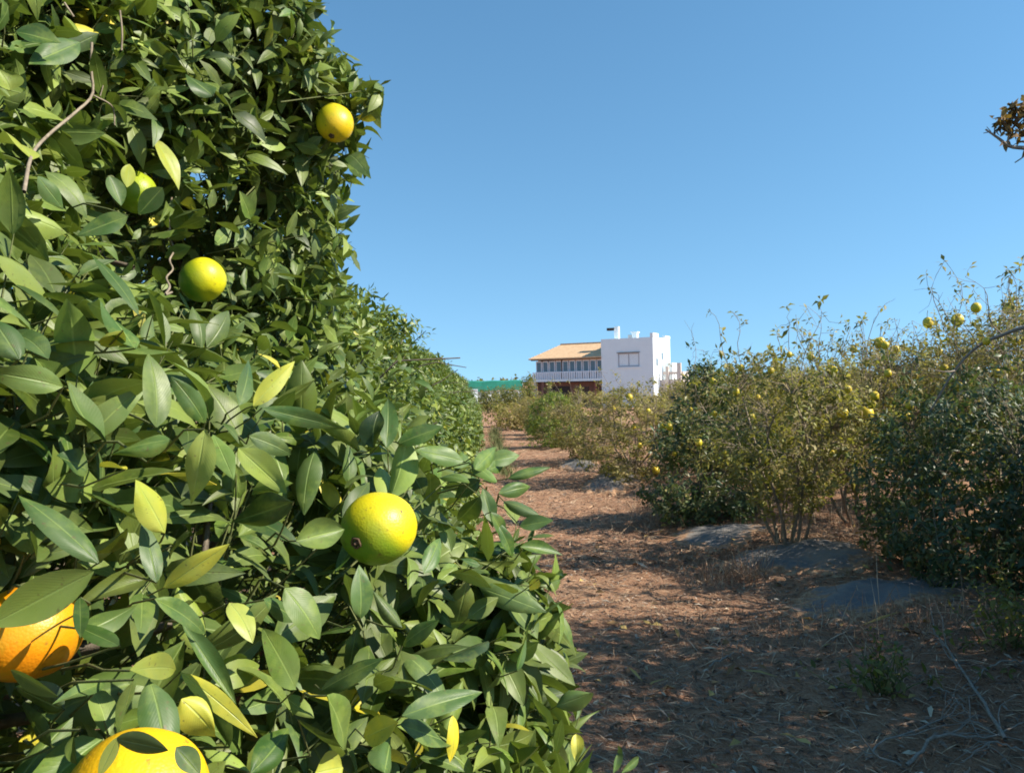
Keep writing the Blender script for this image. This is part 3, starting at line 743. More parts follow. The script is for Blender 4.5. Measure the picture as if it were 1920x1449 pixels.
protoA = hedge_tree(21, 2300, .078, 3, 2); protoB = hedge_tree(22, 2300, .078, 3, 2)
hx = [(3.9, protoA, 0, -1.60, 1.03), (6.6, protoB, 0, -1.56, 1.06), (9.4, protoA, PI, -1.5, .97), (12.2, protoB, 0, -1.55, 1.0), (15.0, protoA, 0, -1.45, 1.0), (18.0, protoB, 0, -1.5, .98), (21, protoA, PI, -1.5, 1.0),
      (24, protoB, 0, -1.45, 1.0), (27.2, protoA, 0, -1.5, .97), (30.4, protoB, 0, -1.5, 1.0), (33.6, protoA, 0, -1.5, .95), (37, protoB, 0, -1.6, .95)]
used = set()
for q_, (yy, pr, rz, xx, s) in enumerate(hx):
    lab = ['second orange tree of the hedge row, directly behind the near tree', 'third orange tree of the hedge row, with a smooth rounded green top',
           'fourth orange tree of the hedge row, its top sloping down towards the path end'][q_] if q_ < 3 else 'small distant orange tree in the far clipped stretch of the left hedge row'
    if id(pr) not in used:
        used.add(id(pr)); o = pr; o.location = gl(xx, yy); o.scale = (s, 1, s); tag(o, lab, 'tree', HG)
    else:
        rz = 0 if q_ % 2 else 0
        o = copy_tree(pr, gl(xx, yy), rz, (s, 1.0 if q_ % 3 else 1.06, s * (1 + .03 * math.sin(q_ * 2.3))), lab, HG)

# ================================================================== RIGHT-HAND SHRUBS
def shrub(seed, H, Rr, nsh, k, L0, dry, prof, nstem=6, hue=(.1, .8), inner=.35, wisps=8, twigr=.0022, stemr=.022, name='citrus_shrub', ns=2, na=2, mix=.2, asp=.5, twfrac=.5, droop=.35, matl='leaf_shrub', clump=-.25):
    r = np.random.default_rng(seed)
    root = empty(name, (0, 0, 0))
    zs, ws = zip(*prof)
    lum = r.uniform(0, 6.28, 8)
    def rad(z, a_):
        base = np.interp(z / H, zs, ws) * Rr
        return base * (1 + .16 * np.sin(2 * a_ + lum[0]) + .13 * np.sin(3 * a_ + lum[1] + 4 * z) + .11 * np.sin(5 * a_ + lum[2] - 5 * z))
    z = H * r.uniform(zs[0], zs[-1], nsh * 3); wgt = np.interp(z / H, zs, ws); z = z[r.uniform(0, 1, nsh * 3) * max(ws) < wgt][:nsh]
    nn = len(z); a_ = r.uniform(0, 2 * PI, nn)
    rr = rad(z, a_) * (r.uniform(0, 1, nn) ** inner)
    T = np.stack([np.cos(a_) * rr, np.sin(a_) * rr, z], -1) + r.normal(0, .03, (nn, 3))
    if clump is not None:
        c2 = np.sin(T[:, 0] * 7.3 + lum[6]) * np.sin(T[:, 1] * 6.9 + lum[7]) + np.sin(T[:, 2] * 7.7 + T[:, 0] * 3 + lum[5]) * .7
        kp = c2 + r.normal(0, .25, nn) > clump; T, z, a_, rr = T[kp], z[kp], a_[kp], rr[kp]; nn = len(T)
    O = nrm(np.stack([np.cos(a_), np.sin(a_), (z / H - .45) * 1.4], -1))
    # dryness grows in clumps
    cl = .5 + .5 * np.sin(T[:, 0] * 4.1 + lum[3]) * np.sin(T[:, 1] * 3.7 + lum[4]) * np.cos(T[:, 2] * 3.9 + lum[5])
    dr = np.clip(dry + mix * (cl - .5) * 2, 0, 1)
    B = Buf()
    D = O * .6 + np.array([0, 0, .6]) + r.normal(0, .5, T.shape)
    shoots(B, None, T, D, O, r, k, .12, L0, asp, ns, na, droop=droop, hue=hue, dryf=dr, light=.1)
    # stems and twigs
    stems = []
    tops = []
    for q_ in range(nstem):
        an = q_ * 2 * PI / nstem + r.uniform(-.3, .3); zt = H * r.uniform(.55, .85); rt = rad(zt, an) * r.uniform(.35, .7)
        p0 = np.array([math.cos(an) * .05, math.sin(an) * .05, -.05]); p1 = np.array([math.cos(an) * rt, math.sin(an) * rt, zt])
        path = wiggle(p0, p1, 9, .05, r)
        path[:, :2] += np.array([math.cos(an), math.sin(an)]) * (np.sin(np.linspace(0, PI, 9)) * rt * .12)[:, None]
        stems.append(path); tops.append(path[[3, 5, 7, 8]])
    hubs = np.concatenate(tops); owner = np.repeat(np.arange(nstem), 4)
    bufs = []
    for path in stems:
        b_ = Buf(); tube(b_, path, np.linspace(stemr, stemr * .35, 9), 6); bufs.append(b_)
    d = np.linalg.norm(T[:, None] - hubs[None], axis=-1) + np.maximum(0, hubs[None, :, 2] - T[:, None, 2]) * .6; near = d.argmin(1)
    for q_ in range(nn):
        if r.uniform() > twfrac: continue
        tube(bufs[owner[near[q_]]], wiggle(hubs[near[q_]], T[q_], 4, .09, r, .04), np.linspace(twigr * 1.4, twigr * .6, 4), 3)
    WP, WD = [], []
    for q_ in range(wisps):
        an = r.uniform(0, 2 * PI); hi = r.integers(nstem) * 4 + 3; s0 = hubs[hi]
        tip = np.array([s0[0] * 1.15 + r.normal(0, .16), s0[1] * 1.15 + r.normal(0, .16), H * r.uniform(1.02, 1.2)])
        p = wiggle(s0, tip, 8, .07, r, .06)
        ow = owner[hi]; tube(bufs[ow], p, np.linspace(twigr * 2.2, twigr * .8, 8), 4)
        for s in range(r.integers(2, 6)):
            i_ = r.integers(3, 8); e_ = p[i_] + nrm(r.normal(0, 1, 3) + [0, 0, .6]) * r.uniform(.08, .25)
            tube(bufs[ow], wiggle(p[i_], e_, 4, .1, r), np.linspace(twigr * 1.1, twigr * .5, 4), 3); 
            if r.uniform() < .55: WP.append(e_); WD.append(e_ - p[i_])
        if r.uniform() < .7: WP.append(tip); WD.append(p[-1] - p[-2])
    if WP:
        WP = np.array(WP); WD = nrm(np.array(WD))
        shoots(B, None, WP, WD, WD, r, 5, .07, L0 * 1.1, asp, ns, na, droop=.5, hue=hue, dryf=np.full(len(WP), dry * .8))
    B.build('crown', M[matl], root)
    tb = Buf()
    tube(tb, [(0, 0, -.12), (0, .005, 0), (0, 0, .08)], [stemr * 3.0, stemr * 2.7, stemr * 1.6], 9); tb.build('trunk', M['bark'], root)
    for b_ in bufs: b_.build('limb', M['twig'], root)
    return root

VASE = [(.10, .10), (.2, .35), (.35, .72), (.55, .95), (.75, 1.0), (.92, .75), (1.02, .3)]
FULL = [(.03, .45), (.12, .85), (.3, 1.0), (.55, .98), (.78, .8), (.95, .45), (1.02, .15)]
PEAK = [(.03, .5), (.12, .9), (.3, 1.0), (.5, .85), (.7, .55), (.9, .35), (1.02, .1)]
TOPPY = [(.2, .25), (.35, .5), (.55, .8), (.75, 1.0), (.92, .85), (1.03, .35)]
SG = 'citrus shrubs in rows at the right'
def put(o, px, py, label, rz=0.0, s=1.0, first=True, xy=None):
    p = np.array(gl(*xy)) if xy is not None else ground_at(px, py)
    p[2] = float(ground_z(p[0], p[1])) - .02
    if first:
        o.location = p; o.rotation_euler = (0, 0, rz); o.scale = (s, s, s); tag(o, label, 'shrub', SG); return o
    return copy_tree(o, p, rz, (s, s, s), label, SG)

s_dark = shrub(101, 1.6, 1.0, 1700, 9, .070, .06, FULL, hue=(.0, .6), wisps=8, mix=.12, twfrac=.3, matl='leaf_dark', clump=-.9)
s_thin = shrub(102, 1.85, .85, 1000, 10, .066, .26, VASE, nstem=8, hue=(.35, 1.0), wisps=5, mix=.3, twfrac=.8, stemr=.018)
s_green = shrub(103, 1.8, .84, 1600, 10, .070, .08, PEAK, hue=(.15, .9), wisps=3, mix=.2, twfrac=.3, matl='leaf_dark')
s_brown = shrub(104, 1.95, 1.1, 1600, 10, .068, .60, [(.04, .4), (.2, .75), (.45, .95), (.75, 1.0), (.92, .75), (1.03, .3)], nstem=7, hue=(.4, 1.0), wisps=8, mix=.35, twfrac=.8)
s_brown2 = shrub(105, 1.9, 1.15, 1650, 10, .068, .52, FULL, nstem=7, hue=(.4, 1.0), wisps=7, mix=.4, twfrac=.8)
s_fresh = shrub(107, 1.95, .95, 1600, 10, .078, .06, FULL, hue=(.25, 1.0), wisps=6, mix=.1, twfrac=.3, matl='leaf_fresh')
s_leggy = shrub(106, 2.3, 1.2, 1500, 9, .068, .48, TOPPY, nstem=8, hue=(.3, 1.0), wisps=18, mix=.4, twfrac=.95, twigr=.0026)

put(s_dark, 0, 0, 'dense dark green shrub with a low leafy skirt, nearest at the right of the path', 0.4, .98, True, (3.78, 5.95)).scale = (.95, .88, 1.02)
put(s_thin, 1475, 1022, 'thin olive shrub on a bare vase of pale stems, standing on a grey sheet', 0.0, 1.0)
put(s_green, 1330, 975, 'bushy green shrub, dark towards the path, just behind the thin-stemmed one', 1.0, 1.05)
put(s_brown2, 1190, 893, 'browning shrub with dry curled leaves, on the grey mound midway along the row', 0.0, .95).scale = (1.05, 1.1, .82)
put(s_brown, 1105, 862, 'pale brown shrub with sparse leaves between the browning shrub and the green far one', 0.0, .92).scale = (1.0, 1.1, .80)
put(s_fresh, 1040, 838, 'rounded fresh green shrub with yellow lower shoots at the far end of the front row', 2.2, .9).scale = (1.0, 1.0, .86)
far_lab = 'small far shrub with thin brown foliage beyond the rounded green one'
for q_, (xx, yy, pr, s) in enumerate([(2.3, 28, s_brown2, .9), (2.3, 31, s_brown, .9), (2.4, 34.5, s_green, .8), (2.3, 38, s_brown, .85), (2.5, 42, s_brown2, .85)]):
    put(pr, 0, 0, far_lab, q_ * 1.3, s, False, (xx, yy)).scale = (s, s, s * .84)
# leggy ones just behind the nearest dark shrub
put(s_leggy, 0, 0, 'tall leggy bare-twigged shrub with yellow fruit rising above the dark nearest shrub', 0.3, 1.06, True, (5.6, 7.5))
put(s_leggy, 0, 0, 'tall twiggy browning shrub behind the thin olive one, studded with yellow fruit', 2.1, .9, False, (5.7, 9.9))
# second and third rows
back = 'leggy browning citrus shrub of the second row, behind the front row'
back2 = 'browning citrus shrub deep in the rear rows under the skyline'
r = np.random.default_rng(5)
prs = [s_brown, s_brown2, s_leggy, s_thin, s_brown2, s_brown, s_green]
q_ = 0
for yy in (5.6, 7.6, 9.8, 11.9, 14, 16.1, 18.4, 20.8, 23.4, 26, 29, 32):
    put(prs[q_ % 7], 0, 0, back, r.uniform(0, 6.28), r.uniform(.86, .98) * (1 if yy < 15 else .76), False, (6.9 + r.normal(0, .15), yy + r.normal(0, .2))); q_ += 1
for yy in (11.5, 13.5, 16, 18.4, 21, 24, 27, 31, 35):
    put(prs[(q_ * 3) % 7], 0, 0, back2, r.uniform(0, 6.28), r.uniform(.9, 1.02), False, (9.9 + r.normal(0, .15), yy + r.normal(0, .2))); q_ += 1
for yy in (18, 21, 24.5, 28, 32, 36):
    put(prs[(q_ * 3) % 7], 0, 0, back2, r.uniform(0, 6.28), r.uniform(.9, 1.05), False, (13.2 + r.normal(0, .2), yy + r.normal(0, .2))); q_ += 1
put(s_leggy, 0, 0, 'pale dry shrub filling the gap between the thin olive shrub and the dark nearest one', 1.2, .92, False, (4.3, 8.75))
put(s_brown, 0, 0, 'pale dry shrub between the green shrub and the browning one on the mound', 4.0, .95, False, (4.5, 15.0))
put(s_brown2, 0, 0, 'dull olive shrub close behind the bushy green one', 3.1, .95, False, (4.4, 11.3))
put(s_green, 0, 0, 'tall green shrub whose top stands above the bushy green one on the skyline', 4.4, 1.08, False, (4.5, 13.2))
# shrubs of the row beside and behind the viewpoint (they throw the shade on the near ground)
for q_, (xx, yy, pr, s, zs) in enumerate([(4.45, 3.6, s_dark, 1.2, 1.75), (4.1, 1.7, s_dark, 1.15, 1.75), (4.0, -.6, s_green, 1.15, 1.5), (4.75, 4.9, s_dark, 1.0, 1.3), (4.35, 2.65, s_dark, 1.15, 1.8)]):
    o = put(pr, 0, 0, 'dark leafy shrub of the front row beside the viewpoint', q_ * 1.9, s, False, (xx, yy)); o.scale = (s, s, s * zs)

# ------------------------------------------------------------------ tall citrus tree whose dry branch end reaches in at the upper right
rt = np.random.default_rng(44)
tp = np.array(gl(4.7, 4.6)); tall = empty('citrus_tree', tp)
tag(tall, 'tall leggy citrus tree whose branch end of brown curled leaves reaches in at upper right', 'tree')
tb = Buf(); tube(tb, wiggle(tp - [0, 0, .1], tp + [-.05, 0, 1.7], 8, .03, rt), np.linspace(.07, .045, 8), 8); tb.build('trunk', M['bark'], tall, tp)
brn = Buf(); Tt, Dd = [], []
for q_ in range(6):
    an = 2.9 + q_ * 1.05; e_ = tp + np.array([math.cos(an) * .75, math.sin(an) * .6, 2.5 + rt.uniform(-.2, .4)])
    lb = Buf(); tube(lb, wiggle(tp + [-.05, 0, 1.2 + .08 * q_], e_, 8, .06, rt), np.linspace(.03, .008, 8), 6)
    for s in range(9):
        e2 = e_ + rt.normal(0, .28, 3); tube(lb, wiggle(e_, e2, 5, .1, rt), np.linspace(.007, .003, 5), 4); Tt.append(e2); Dd.append(e2 - e_)
    lb.build('limb', M['twig'], tall, tp)
Tt, Dd = np.array(Tt), nrm(np.array(Dd))
ok = to_px(Tt)[:, 0] > 1990; Tt, Dd = Tt[ok], Dd[ok]
shoots(brn, None, Tt, Dd, Dd, rt, 8, .12, .06, .5, 3, 2, dryf=np.full(len(Tt), .6), hue=(.2, .8), droop=.5)
lb = Buf()
def P4(x, y, d=3.9): return at(x, y, d)

tube(lb, smooth([tp + np.array([-.05, 0, 1.6]), P4(2060, 420), P4(1990, 320), P4(1935, 282), P4(1895, 275), P4(1870, 258), P4(1848, 243)], 26), np.linspace(.018, .004, 26), 6)
tube(lb, smooth([P4(1888, 272), P4(1896, 245), P4(1915, 222), P4(1940, 200)], 12), np.linspace(.006, .004, 12), 5)
tube(lb, smooth([P4(1935, 282), P4(1915, 297), P4(1903, 305)], 8), np.linspace(.004, .003, 8), 5)
lb.build('limb', M['grey_stick'], tall, tp); lb = Buf()
tube(lb, smooth([tp + np.array([-.05, 0, 1.1]), P4(2120, 640, 5.0), P4(2030, 605, 5.2), P4(1930, 612, 5.4), P4(1880, 628, 5.5), P4(1835, 648, 5.6), P4(1790, 695, 5.7), P4(1742, 775, 5.8)], 30), np.linspace(.021, .007, 30), 7)
for (x, y, x2, y2) in ((1835, 648, 1810, 600), (1880, 628, 1850, 560), (1790, 695, 1740, 690)): tube(lb, wiggle(P4(x, y, 5.55), P4(x2, y2, 5.5), 6, .08, rt), np.linspace(.006, .002, 6), 4)
lb.build('limb', M['grey_stick'], tall, tp); lb = Buf()
for (x, y) in ((1856, 238), (1850, 250), (1862, 246)): tube(lb, [P4(1858, 247), P4(x - 6, y)], [.003, .002], 4)
lb.build('limb', M['grey_stick'], tall, tp)
cl = []
for (cx, cy, rp, n_) in ((1882, 230, 13, 26), (1903, 212, 14, 28), (1924, 200, 16, 28), (1893, 250, 10, 10), (1915, 240, 13, 16), (1948, 215, 18, 16), (1965, 240, 24, 18), (1935, 262, 10, 6)):
    for _ in range(n_): cl.append(P4(cx, cy) + rt.normal(0, rp / FPX * 3.9 * .55, 3))
cl = np.array(cl); dd = rand_unit(len(cl), rt)
dcl = Buf(); shoots(dcl, None, cl, dd, dd, rt, 2, .03, .045, .6, 3, 2, dryf=np.full(len(cl), .1), hue=(.0, .7), droop=.8)
brn.build('crown', M['leaf_shrub'], tall, tp); dcl.build('dried_leaf_cluster', M['leaf_dead'], tall, tp)

# ------------------------------------------------------------------ small fruit on the right-hand shrubs
SF = [(1795,575,28,8.0),(1830,567,20,8.6),(1892,578,28,7.6),(1740,605,24,8.0),(1650,628,26,9.0),(1660,648,16,9.4),(1712,707,22,8.0),(1735,680,24,8.0),(1562,695,18,9.0),
 (1625,775,28,7.4),(1632,757,20,7.5),(1580,775,24,7.6),(1640,742,17,7.6),(1797,725,18,7.6),(1700,782,18,7.2),(1447,895,16,7.2),(1435,862,14,7.3),(1310,830,15,8.6),(1282,835,15,8.6),
 (1230,882,16,9.6),(1242,800,15,13),(1255,800,15,13),(1180,740,14,14),(1380,735,15,8.8),(1337,715,15,8.9),(1372,700,14,8.9),(1900,862,22,5.6),(1445,695,14,8.4),(1705,760,16,7.6),(1600,655,14,9.2),
 (1500,720,12,9),(1535,800,12,7.8),(1410,780,12,7.6),(1188,800,10,14),(1150,765,9,16),(1215,770,10,14),(1760,660,16,8.2),(1850,640,16,8.0),(1480,665,12,9.6),(1340,775,12,8.6),(1390,690,14,9),(1420,745,13,8),(1470,765,13,8),(1520,670,14,9),(1590,730,15,8.5),(1665,700,16,8),(1680,650,15,8),(1770,690,16,8),(1560,850,13,8),(1360,850,12,9),(1295,770,12,9),(1265,850,11,10),(1130,790,9,18),(1200,835,10,15),(1870,700,16,7),(1905,640,16,8)]
flab = {0: 'yellow fruit standing highest on the leggy shrub against the sky', 1: 'pale yellow fruit on a high bare twig between two larger ones', 2: 'yellow fruit among dark curled leaves at the right edge skyline',
        3: 'yellow fruit on the skyline left of the highest one', 4: 'orange-yellow fruit above a smaller one on the browning skyline', 9: 'largest golden fruit, touching a smaller one above the dark shrub', 11: 'golden fruit left of the touching pair above the dark shrub', 26: 'orange fruit deep in the shaded dark nearest shrub'}
protoF = None
bpy.context.view_layer.update(); DG = bpy.context.evaluated_depsgraph_get()
rf = np.random.default_rng(3)
for q_, (px, py, dp, d) in enumerate(SF):
    c_ = at(px, py, d); lab = flab.get(q_, 'small yellow fruit half hidden among the right-hand shrubs\' leaves')
    dv = c_ - EYE; dist = np.linalg.norm(dv); dv = dv / dist
    for st in range(14):
        hit, loc, *_r = scene.ray_cast(DG, Vector(EYE + dv * 3.4), Vector(dv), distance=dist + 3)
        if hit: break
        py += 5; c_ = at(px, py, d); dv = c_ - EYE; dist = np.linalg.norm(dv); dv = dv / dist
    if hit: d = d * (np.linalg.norm(np.array(loc) - EYE) + .01) / dist; c_ = at(px, py, d)
    sz = min(dp * .92 / FPX * d, .125)
    if protoF is None:
        protoF = make_fruit('citrus_fruit', np.zeros(3), .05, (.68, .50, .04), (.55, .50, .03), (-.3, -.8, .2), 1.12, (0.1, .1, -1), lab, 'fruit', 'yellow fruit on the right-hand shrubs', seg=(16, 10), stem_to=np.array([-.01, .01, .12]))
        protoF.location = c_; protoF.scale = (sz / .1,) * 3
    else:
        copy_tree(protoF, c_, rf.uniform(0, 6.28), (sz / .1,) * 3, lab)

# ------------------------------------------------------------------ ground sheets under the shrubs
def sheet(px, py, rx, ry, label, seed, rot=0.0, hump=.05):
    r = np.random.default_rng(seed); p = ground_at(px, py); nr, na_ = 26, 96
    rr = np.linspace(0, 1, nr + 1)[1:]; aa = np.linspace(0, 2 * PI, na_, endpoint=False)
    ph = r.uniform(0, 6.28, 6)
    edge = 1 + .04 * np.sin(19 * aa + ph[4]) + .04 * np.sin(29 * aa + ph[5]) + .14 * np.sin(2 * aa + ph[0]) + .08 * np.sin(3 * aa + ph[1]) + .06 * np.sin(7 * aa + ph[2]) + .04 * np.sin(13 * aa + ph[3])
    x = rr[:, None] * edge[None] * np.cos(aa)[None] * rx; y = rr[:, None] * edge[None] * np.sin(aa)[None] * ry
    c, s = math.cos(rot), math.sin(rot)
    X_ = p[0] + x * c - y * s; Y_ = p[1] + x * s + y * c
    wr = .014 * np.sin(X_ * 17 + Y_ * 6 + ph[4]) * np.sin(Y_ * 5 + ph[3]) + .010 * np.sin(Y_ * 23 - X_ * 9 + ph[5]) + .007 * np.abs(np.sin(X_ * 31 + 3 * np.sin(Y_ * 7)))
    Z_ = ground_z(X_, Y_) + .018 + hump * (1 - rr[:, None] ** 2) + wr * (1 - .5 * rr[:, None]) - .05 * np.clip((rr[:, None] - .9) / .1, 0, 1)
    V = np.stack([X_, Y_, Z_], -1).reshape(-1, 3)
    cz = float(ground_z(p[0], p[1])) + .018 + hump
    V = np.vstack([V, [[p[0], p[1], cz]]]); ci = len(V) - 1
    F = [(i_ * na_ + j_, i_ * na_ + (j_ + 1) % na_, (i_ + 1) * na_ + (j_ + 1) % na_, (i_ + 1) * na_ + j_) for i_ in range(nr - 1) for j_ in range(na_)]
    F = [tuple(reversed(f)) for f in F]
    F += [(ci, (j_ + 1) % na_, j_) for j_ in range(na_)][0:0] + [(ci, j_, (j_ + 1) % na_) for j_ in range(na_)]
    tint = np.zeros((len(V), 3)); tint[:-1, 0] = np.repeat(rr, na_)
    o = mesh_obj('ground_sheet', V, F, M['sheet'], None, p, None, tint); o.location = p
    tag(o, label, 'ground sheet', 'grey sheets laid over the shrub row mound')
    return (p, rx, ry)
SH = [sheet(1500, 1045, .6, .6, 'pale dusty grey sheet around the bare stems of the thin olive shrub', 1, .2, .03),
      sheet(1680, 1110, .8, .45, 'dark shaded grey sheet in front of the dense dark nearest shrub', 2, .1, .04),
      sheet(1350, 1000, .5, .7, 'bluish grey sheet at the foot of the bushy green shrub', 3, .1, .03),
      sheet(1150, 905, .55, 1.3, 'long light grey sheet on the mound beside the browning shrub', 4, -.1, .09),
      sheet(1085, 872, .5, 1.3, 'dull grey sheet on the mound beside the pale brown shrub', 5, .0, .08)]

# ------------------------------------------------------------------ ground litter
def on_sheet(x, y, f=.9):
    m_ = np.zeros(len(x), bool)
    for p, rx, ry in SH: m_ |= ((x - p[0]) / (rx * f)) ** 2 + ((y - p[1]) / (ry * f)) ** 2 < 1
    return m_
def strips(n, xr, yr, pw, len_, wid, cols, tilt, r, lift=.004, keep_sheet=.4, clump=0.0):
    u_ = r.uniform(0, 1, n); y = yr[0] + (yr[1] - yr[0]) * u_ ** pw; x = r.uniform(xr[0], xr[1], n)
    if clump: 
        k_ = (np.sin(x * 2.7 + 1.1 * np.sin(y * 1.3)) * np.sin(y * 2.1 + x * .7) + r.normal(0, .35, n)) > clump; x, y = x[k_], y[k_]
    k_ = ~on_sheet(x, y) | (r.uniform(0, 1, len(x)) < keep_sheet); x, y = x[k_], y[k_]; n = len(x)
    z = ground_z(x, y) + lift * r.uniform(.3, 3.0, n)
    an = r.uniform(0, 2 * PI, n); el = np.abs(r.normal(tilt[0], tilt[1], n))
    A = np.stack([np.cos(an) * np.cos(el), np.sin(an) * np.cos(el), np.sin(el)], -1)
    L = len_ * r.lognormal(0, .45, n); W = wid * r.uniform(.6, 1.5, n)
    ci = r.integers(0, len(cols), n); C = np.array(cols)[ci] * r.uniform(.55, 1.25, (n, 1))
    return np.stack([x, y, z], -1), A, L, W, C
def straw_obj(name, parts, matl, label, cat, r, fold=0.0, droop=.15):
    B = Buf()
    for (P, A, L, W, C) in parts:
        n = len(P); N = np.array([0, 0, 1.0]) + r.normal(0, .35, (n, 3))
        P2 = P - A * (L * .0)[:, None]
        add_leaves(B, P2, A, N, L, W, C, 2, 1 if fold == 0 else 2, fold=fold, droop=np.clip(r.normal(droop, .12, n), -.1, .6), r=r)
    o = B.build(name, matl); tag(o, label, cat, kind='stuff'); return o
rl = np.random.default_rng(9)
TAN = [(.58, .40, .25), (.48, .30, .18), (.36, .20, .12), (.58, .43, .29), (.26, .145, .085), (.45, .25, .145)]
GREYB = [(.20, .14, .10), (.26, .19, .14), (.14, .095, .07), (.34, .27, .21), (.17, .10, .07)]
straw_obj('straw', [strips(42000, (-.3, 5.2), (2.2, 8), 1.25, .085, .0042, TAN, (0, .10), rl), strips(26000, (-.3, 4.6), (7, 18), 1.2, .12, .007, TAN, (0, .10), rl),
                    strips(9000, (-.4, 3.4), (17, 45), 1.3, .2, .014, TAN, (0, .10), rl)], M['straw'], 'loose dry straw strewn over the red soil path', 'straw', rl)
straw_obj('leaf_litter', [strips(9000, (.2, 4.6), (2.2, 7.5), 1.3, .042, .016, GREYB, (.1, .25), rl, .006), strips(5000, (-.2, 4.2), (7, 16), 1.2, .05, .02, GREYB, (.1, .25), rl, .006),
                          strips(420, (.3, 4.4), (2.4, 9), 1.2, .075, .034, [(.30, .18, .08), (.40, .28, .10), (.22, .13, .07)], (.15, .25), rl, .012), strips(260, (.3, 4.2), (2.5, 8), 1.2, .05, .022, [(.55, .48, .38), (.5, .42, .3)], (.1, .2), rl, .01)], M['litter'], 'curled brown fallen leaves scattered over the path', 'leaf litter', rl, fold=.5, droop=.3)
def tufts(n, cx, cy, sx, sy, r, h=.16):
    x = r.normal(cx, sx, n); y = r.normal(cy, sy, n); z = ground_z(x, y) - .01
    an = r.uniform(0, 6.28, n); el = np.clip(r.normal(1.15, .25, n), .4, 1.5)
    A = np.stack([np.cos(an) * np.cos(el), np.sin(an) * np.cos(el), np.sin(el)], -1)
    return np.stack([x, y, z], -1), A, h * r.lognormal(0, .35, n), np.full(n, .0045), np.array(TAN)[r.integers(0, 6, n)] * r.uniform(.7, 1.25, (n, 1))
tf = []
for (px, py, n, sx, sy, h) in ((1385, 1085, 260, .13, .12, .2), (1340, 1095, 200, .2, .15, .12), (1230, 955, 300, .25, .4, .15), (1200, 985, 250, .3, .3, .14), (1640, 1010, 300, .3, .5, .16), (1560, 985, 200, .3, .5, .18), (1880, 1100, 200, .3, .3, .15),
                              (1290, 1060, 200, .3, .2, .11), (1600, 1190, 160, .4, .2, .16), (1450, 1200, 160, .5, .3, .12), (1130, 915, 200, .2, .8, .14), (1040, 880, 160, .2, 1.0, .13), (1700, 1200, 150, .3, .2, .2), (1500, 960, 300, .5, .5, .15), (1350, 1180, 120, .5, .3, .1)):
    p = ground_at(px, py); tf.append(tufts(n, p[0], p[1], sx, sy, rl, h))
straw_obj('dry_grass', tf, M['straw'], 'upright dry grass stubble along the edge of the shrub mound', 'grass', rl, droop=.25)
# strip of green grass in the middle of the far path
gp = ground_at(950, 830); GRN = [(.09, .14, .04), (.13, .17, .06), (.2, .19, .08)]
gt = []
for yy in np.arange(15, 34, .55):
    t_ = tufts(70, .42 + .05 * math.sin(yy), yy, .10, .3, rl, .26); C = np.array(GRN)[rl.integers(0, 3, 70)] * rl.uniform(.6, 1.2, (70, 1)); gt.append((t_[0], t_[1], t_[2], t_[3] * 2.2, C))
straw_obj('green_grass', gt, M['straw'], 'thin strip of green grass along the middle of the far path', 'grass', rl, droop=.35)

# dead branches on the near ground at the right
def branch(pts, r0_, label, seed, n_side=5, lift=.03, sl=.25):
    r = np.random.default_rng(seed); P = [ground_at(x, y) for x, y in pts]
    P = np.array([np.array([p[0], p[1], float(ground_z(p[0], p[1])) + lift + .03 * i_ % .06]) for i_, p in enumerate(P)])
    S = smooth(P, 18); S[:, 2] = np.maximum(S[:, 2] + r.normal(0, .006, 18), ground_z(S[:, 0], S[:, 1]) + .008)
    b_ = Buf(); o0 = P[0]
    tube(b_, S, np.linspace(r0_, r0_ * .35, 18), 6)
    for _ in range(n_side):
        i_ = r.integers(3, 16); dv = nrm(S[min(i_ + 1, 17)] - S[i_ - 1]) + r.normal(0, .5, 3) + [0, 0, .1]; e_ = S[i_] + nrm(dv) * sl * r.uniform(.4, 1.2)
        e_[2] = max(e_[2], float(ground_z(e_[0], e_[1])) + .01)
        s2 = wiggle(S[i_], e_, 6, .06, r); tube(b_, s2, np.linspace(r0_ * .45, r0_ * .2, 6), 4)
    o = b_.build('dead_branch', M['grey_stick'], None, o0); o.location = o0
    tag(o, label, 'branch', 'dead branches lying on the near ground')
branch([(1885, 1400), (1845, 1345), (1800, 1265), (1760, 1215), (1735, 1195)], .0095, 'long forked dead branch running up from the bottom right corner', 1, 6)
branch([(1700, 1449), (1760, 1410), (1850, 1395), (1925, 1380)], .0085, 'pale dead branch lying nearly level at the bottom right corner', 2, 5)
branch([(1925, 1250), (1870, 1265), (1830, 1290), (1810, 1320)], .005, 'short curved grey stick at the right edge above the pale level branch', 3, 5)
branch([(1330, 1255), (1370, 1245), (1395, 1225)], .006, 'small crooked twig alone on the shaded path', 4, 2, .02, .12)
branch([(1560, 1205), (1610, 1185)], .005, 'thin straight stick on the reddish soil near the dark sheet', 5, 1, .02, .12)
branch([(1780, 1075), (1800, 1100), (1815, 1120)], .008, 'pale broken stick leaning under the dense dark nearest shrub', 6, 1, .05, .1)
branch([(1690, 1449), (1640, 1430), (1770, 1360), (1800, 1340)], .006, 'tangled thin twig crossing below the long forked branch', 7, 7, .03, .3)
branch([(1930, 1420), (1860, 1425), (1800, 1449)], .005, 'dark dead stick at the very bottom right edge', 8, 6, .03, .3)
branch([(1740, 1300), (1790, 1330), (1840, 1400)], .006, 'slender stick crossing the long forked branch', 9, 6, .03, .3)

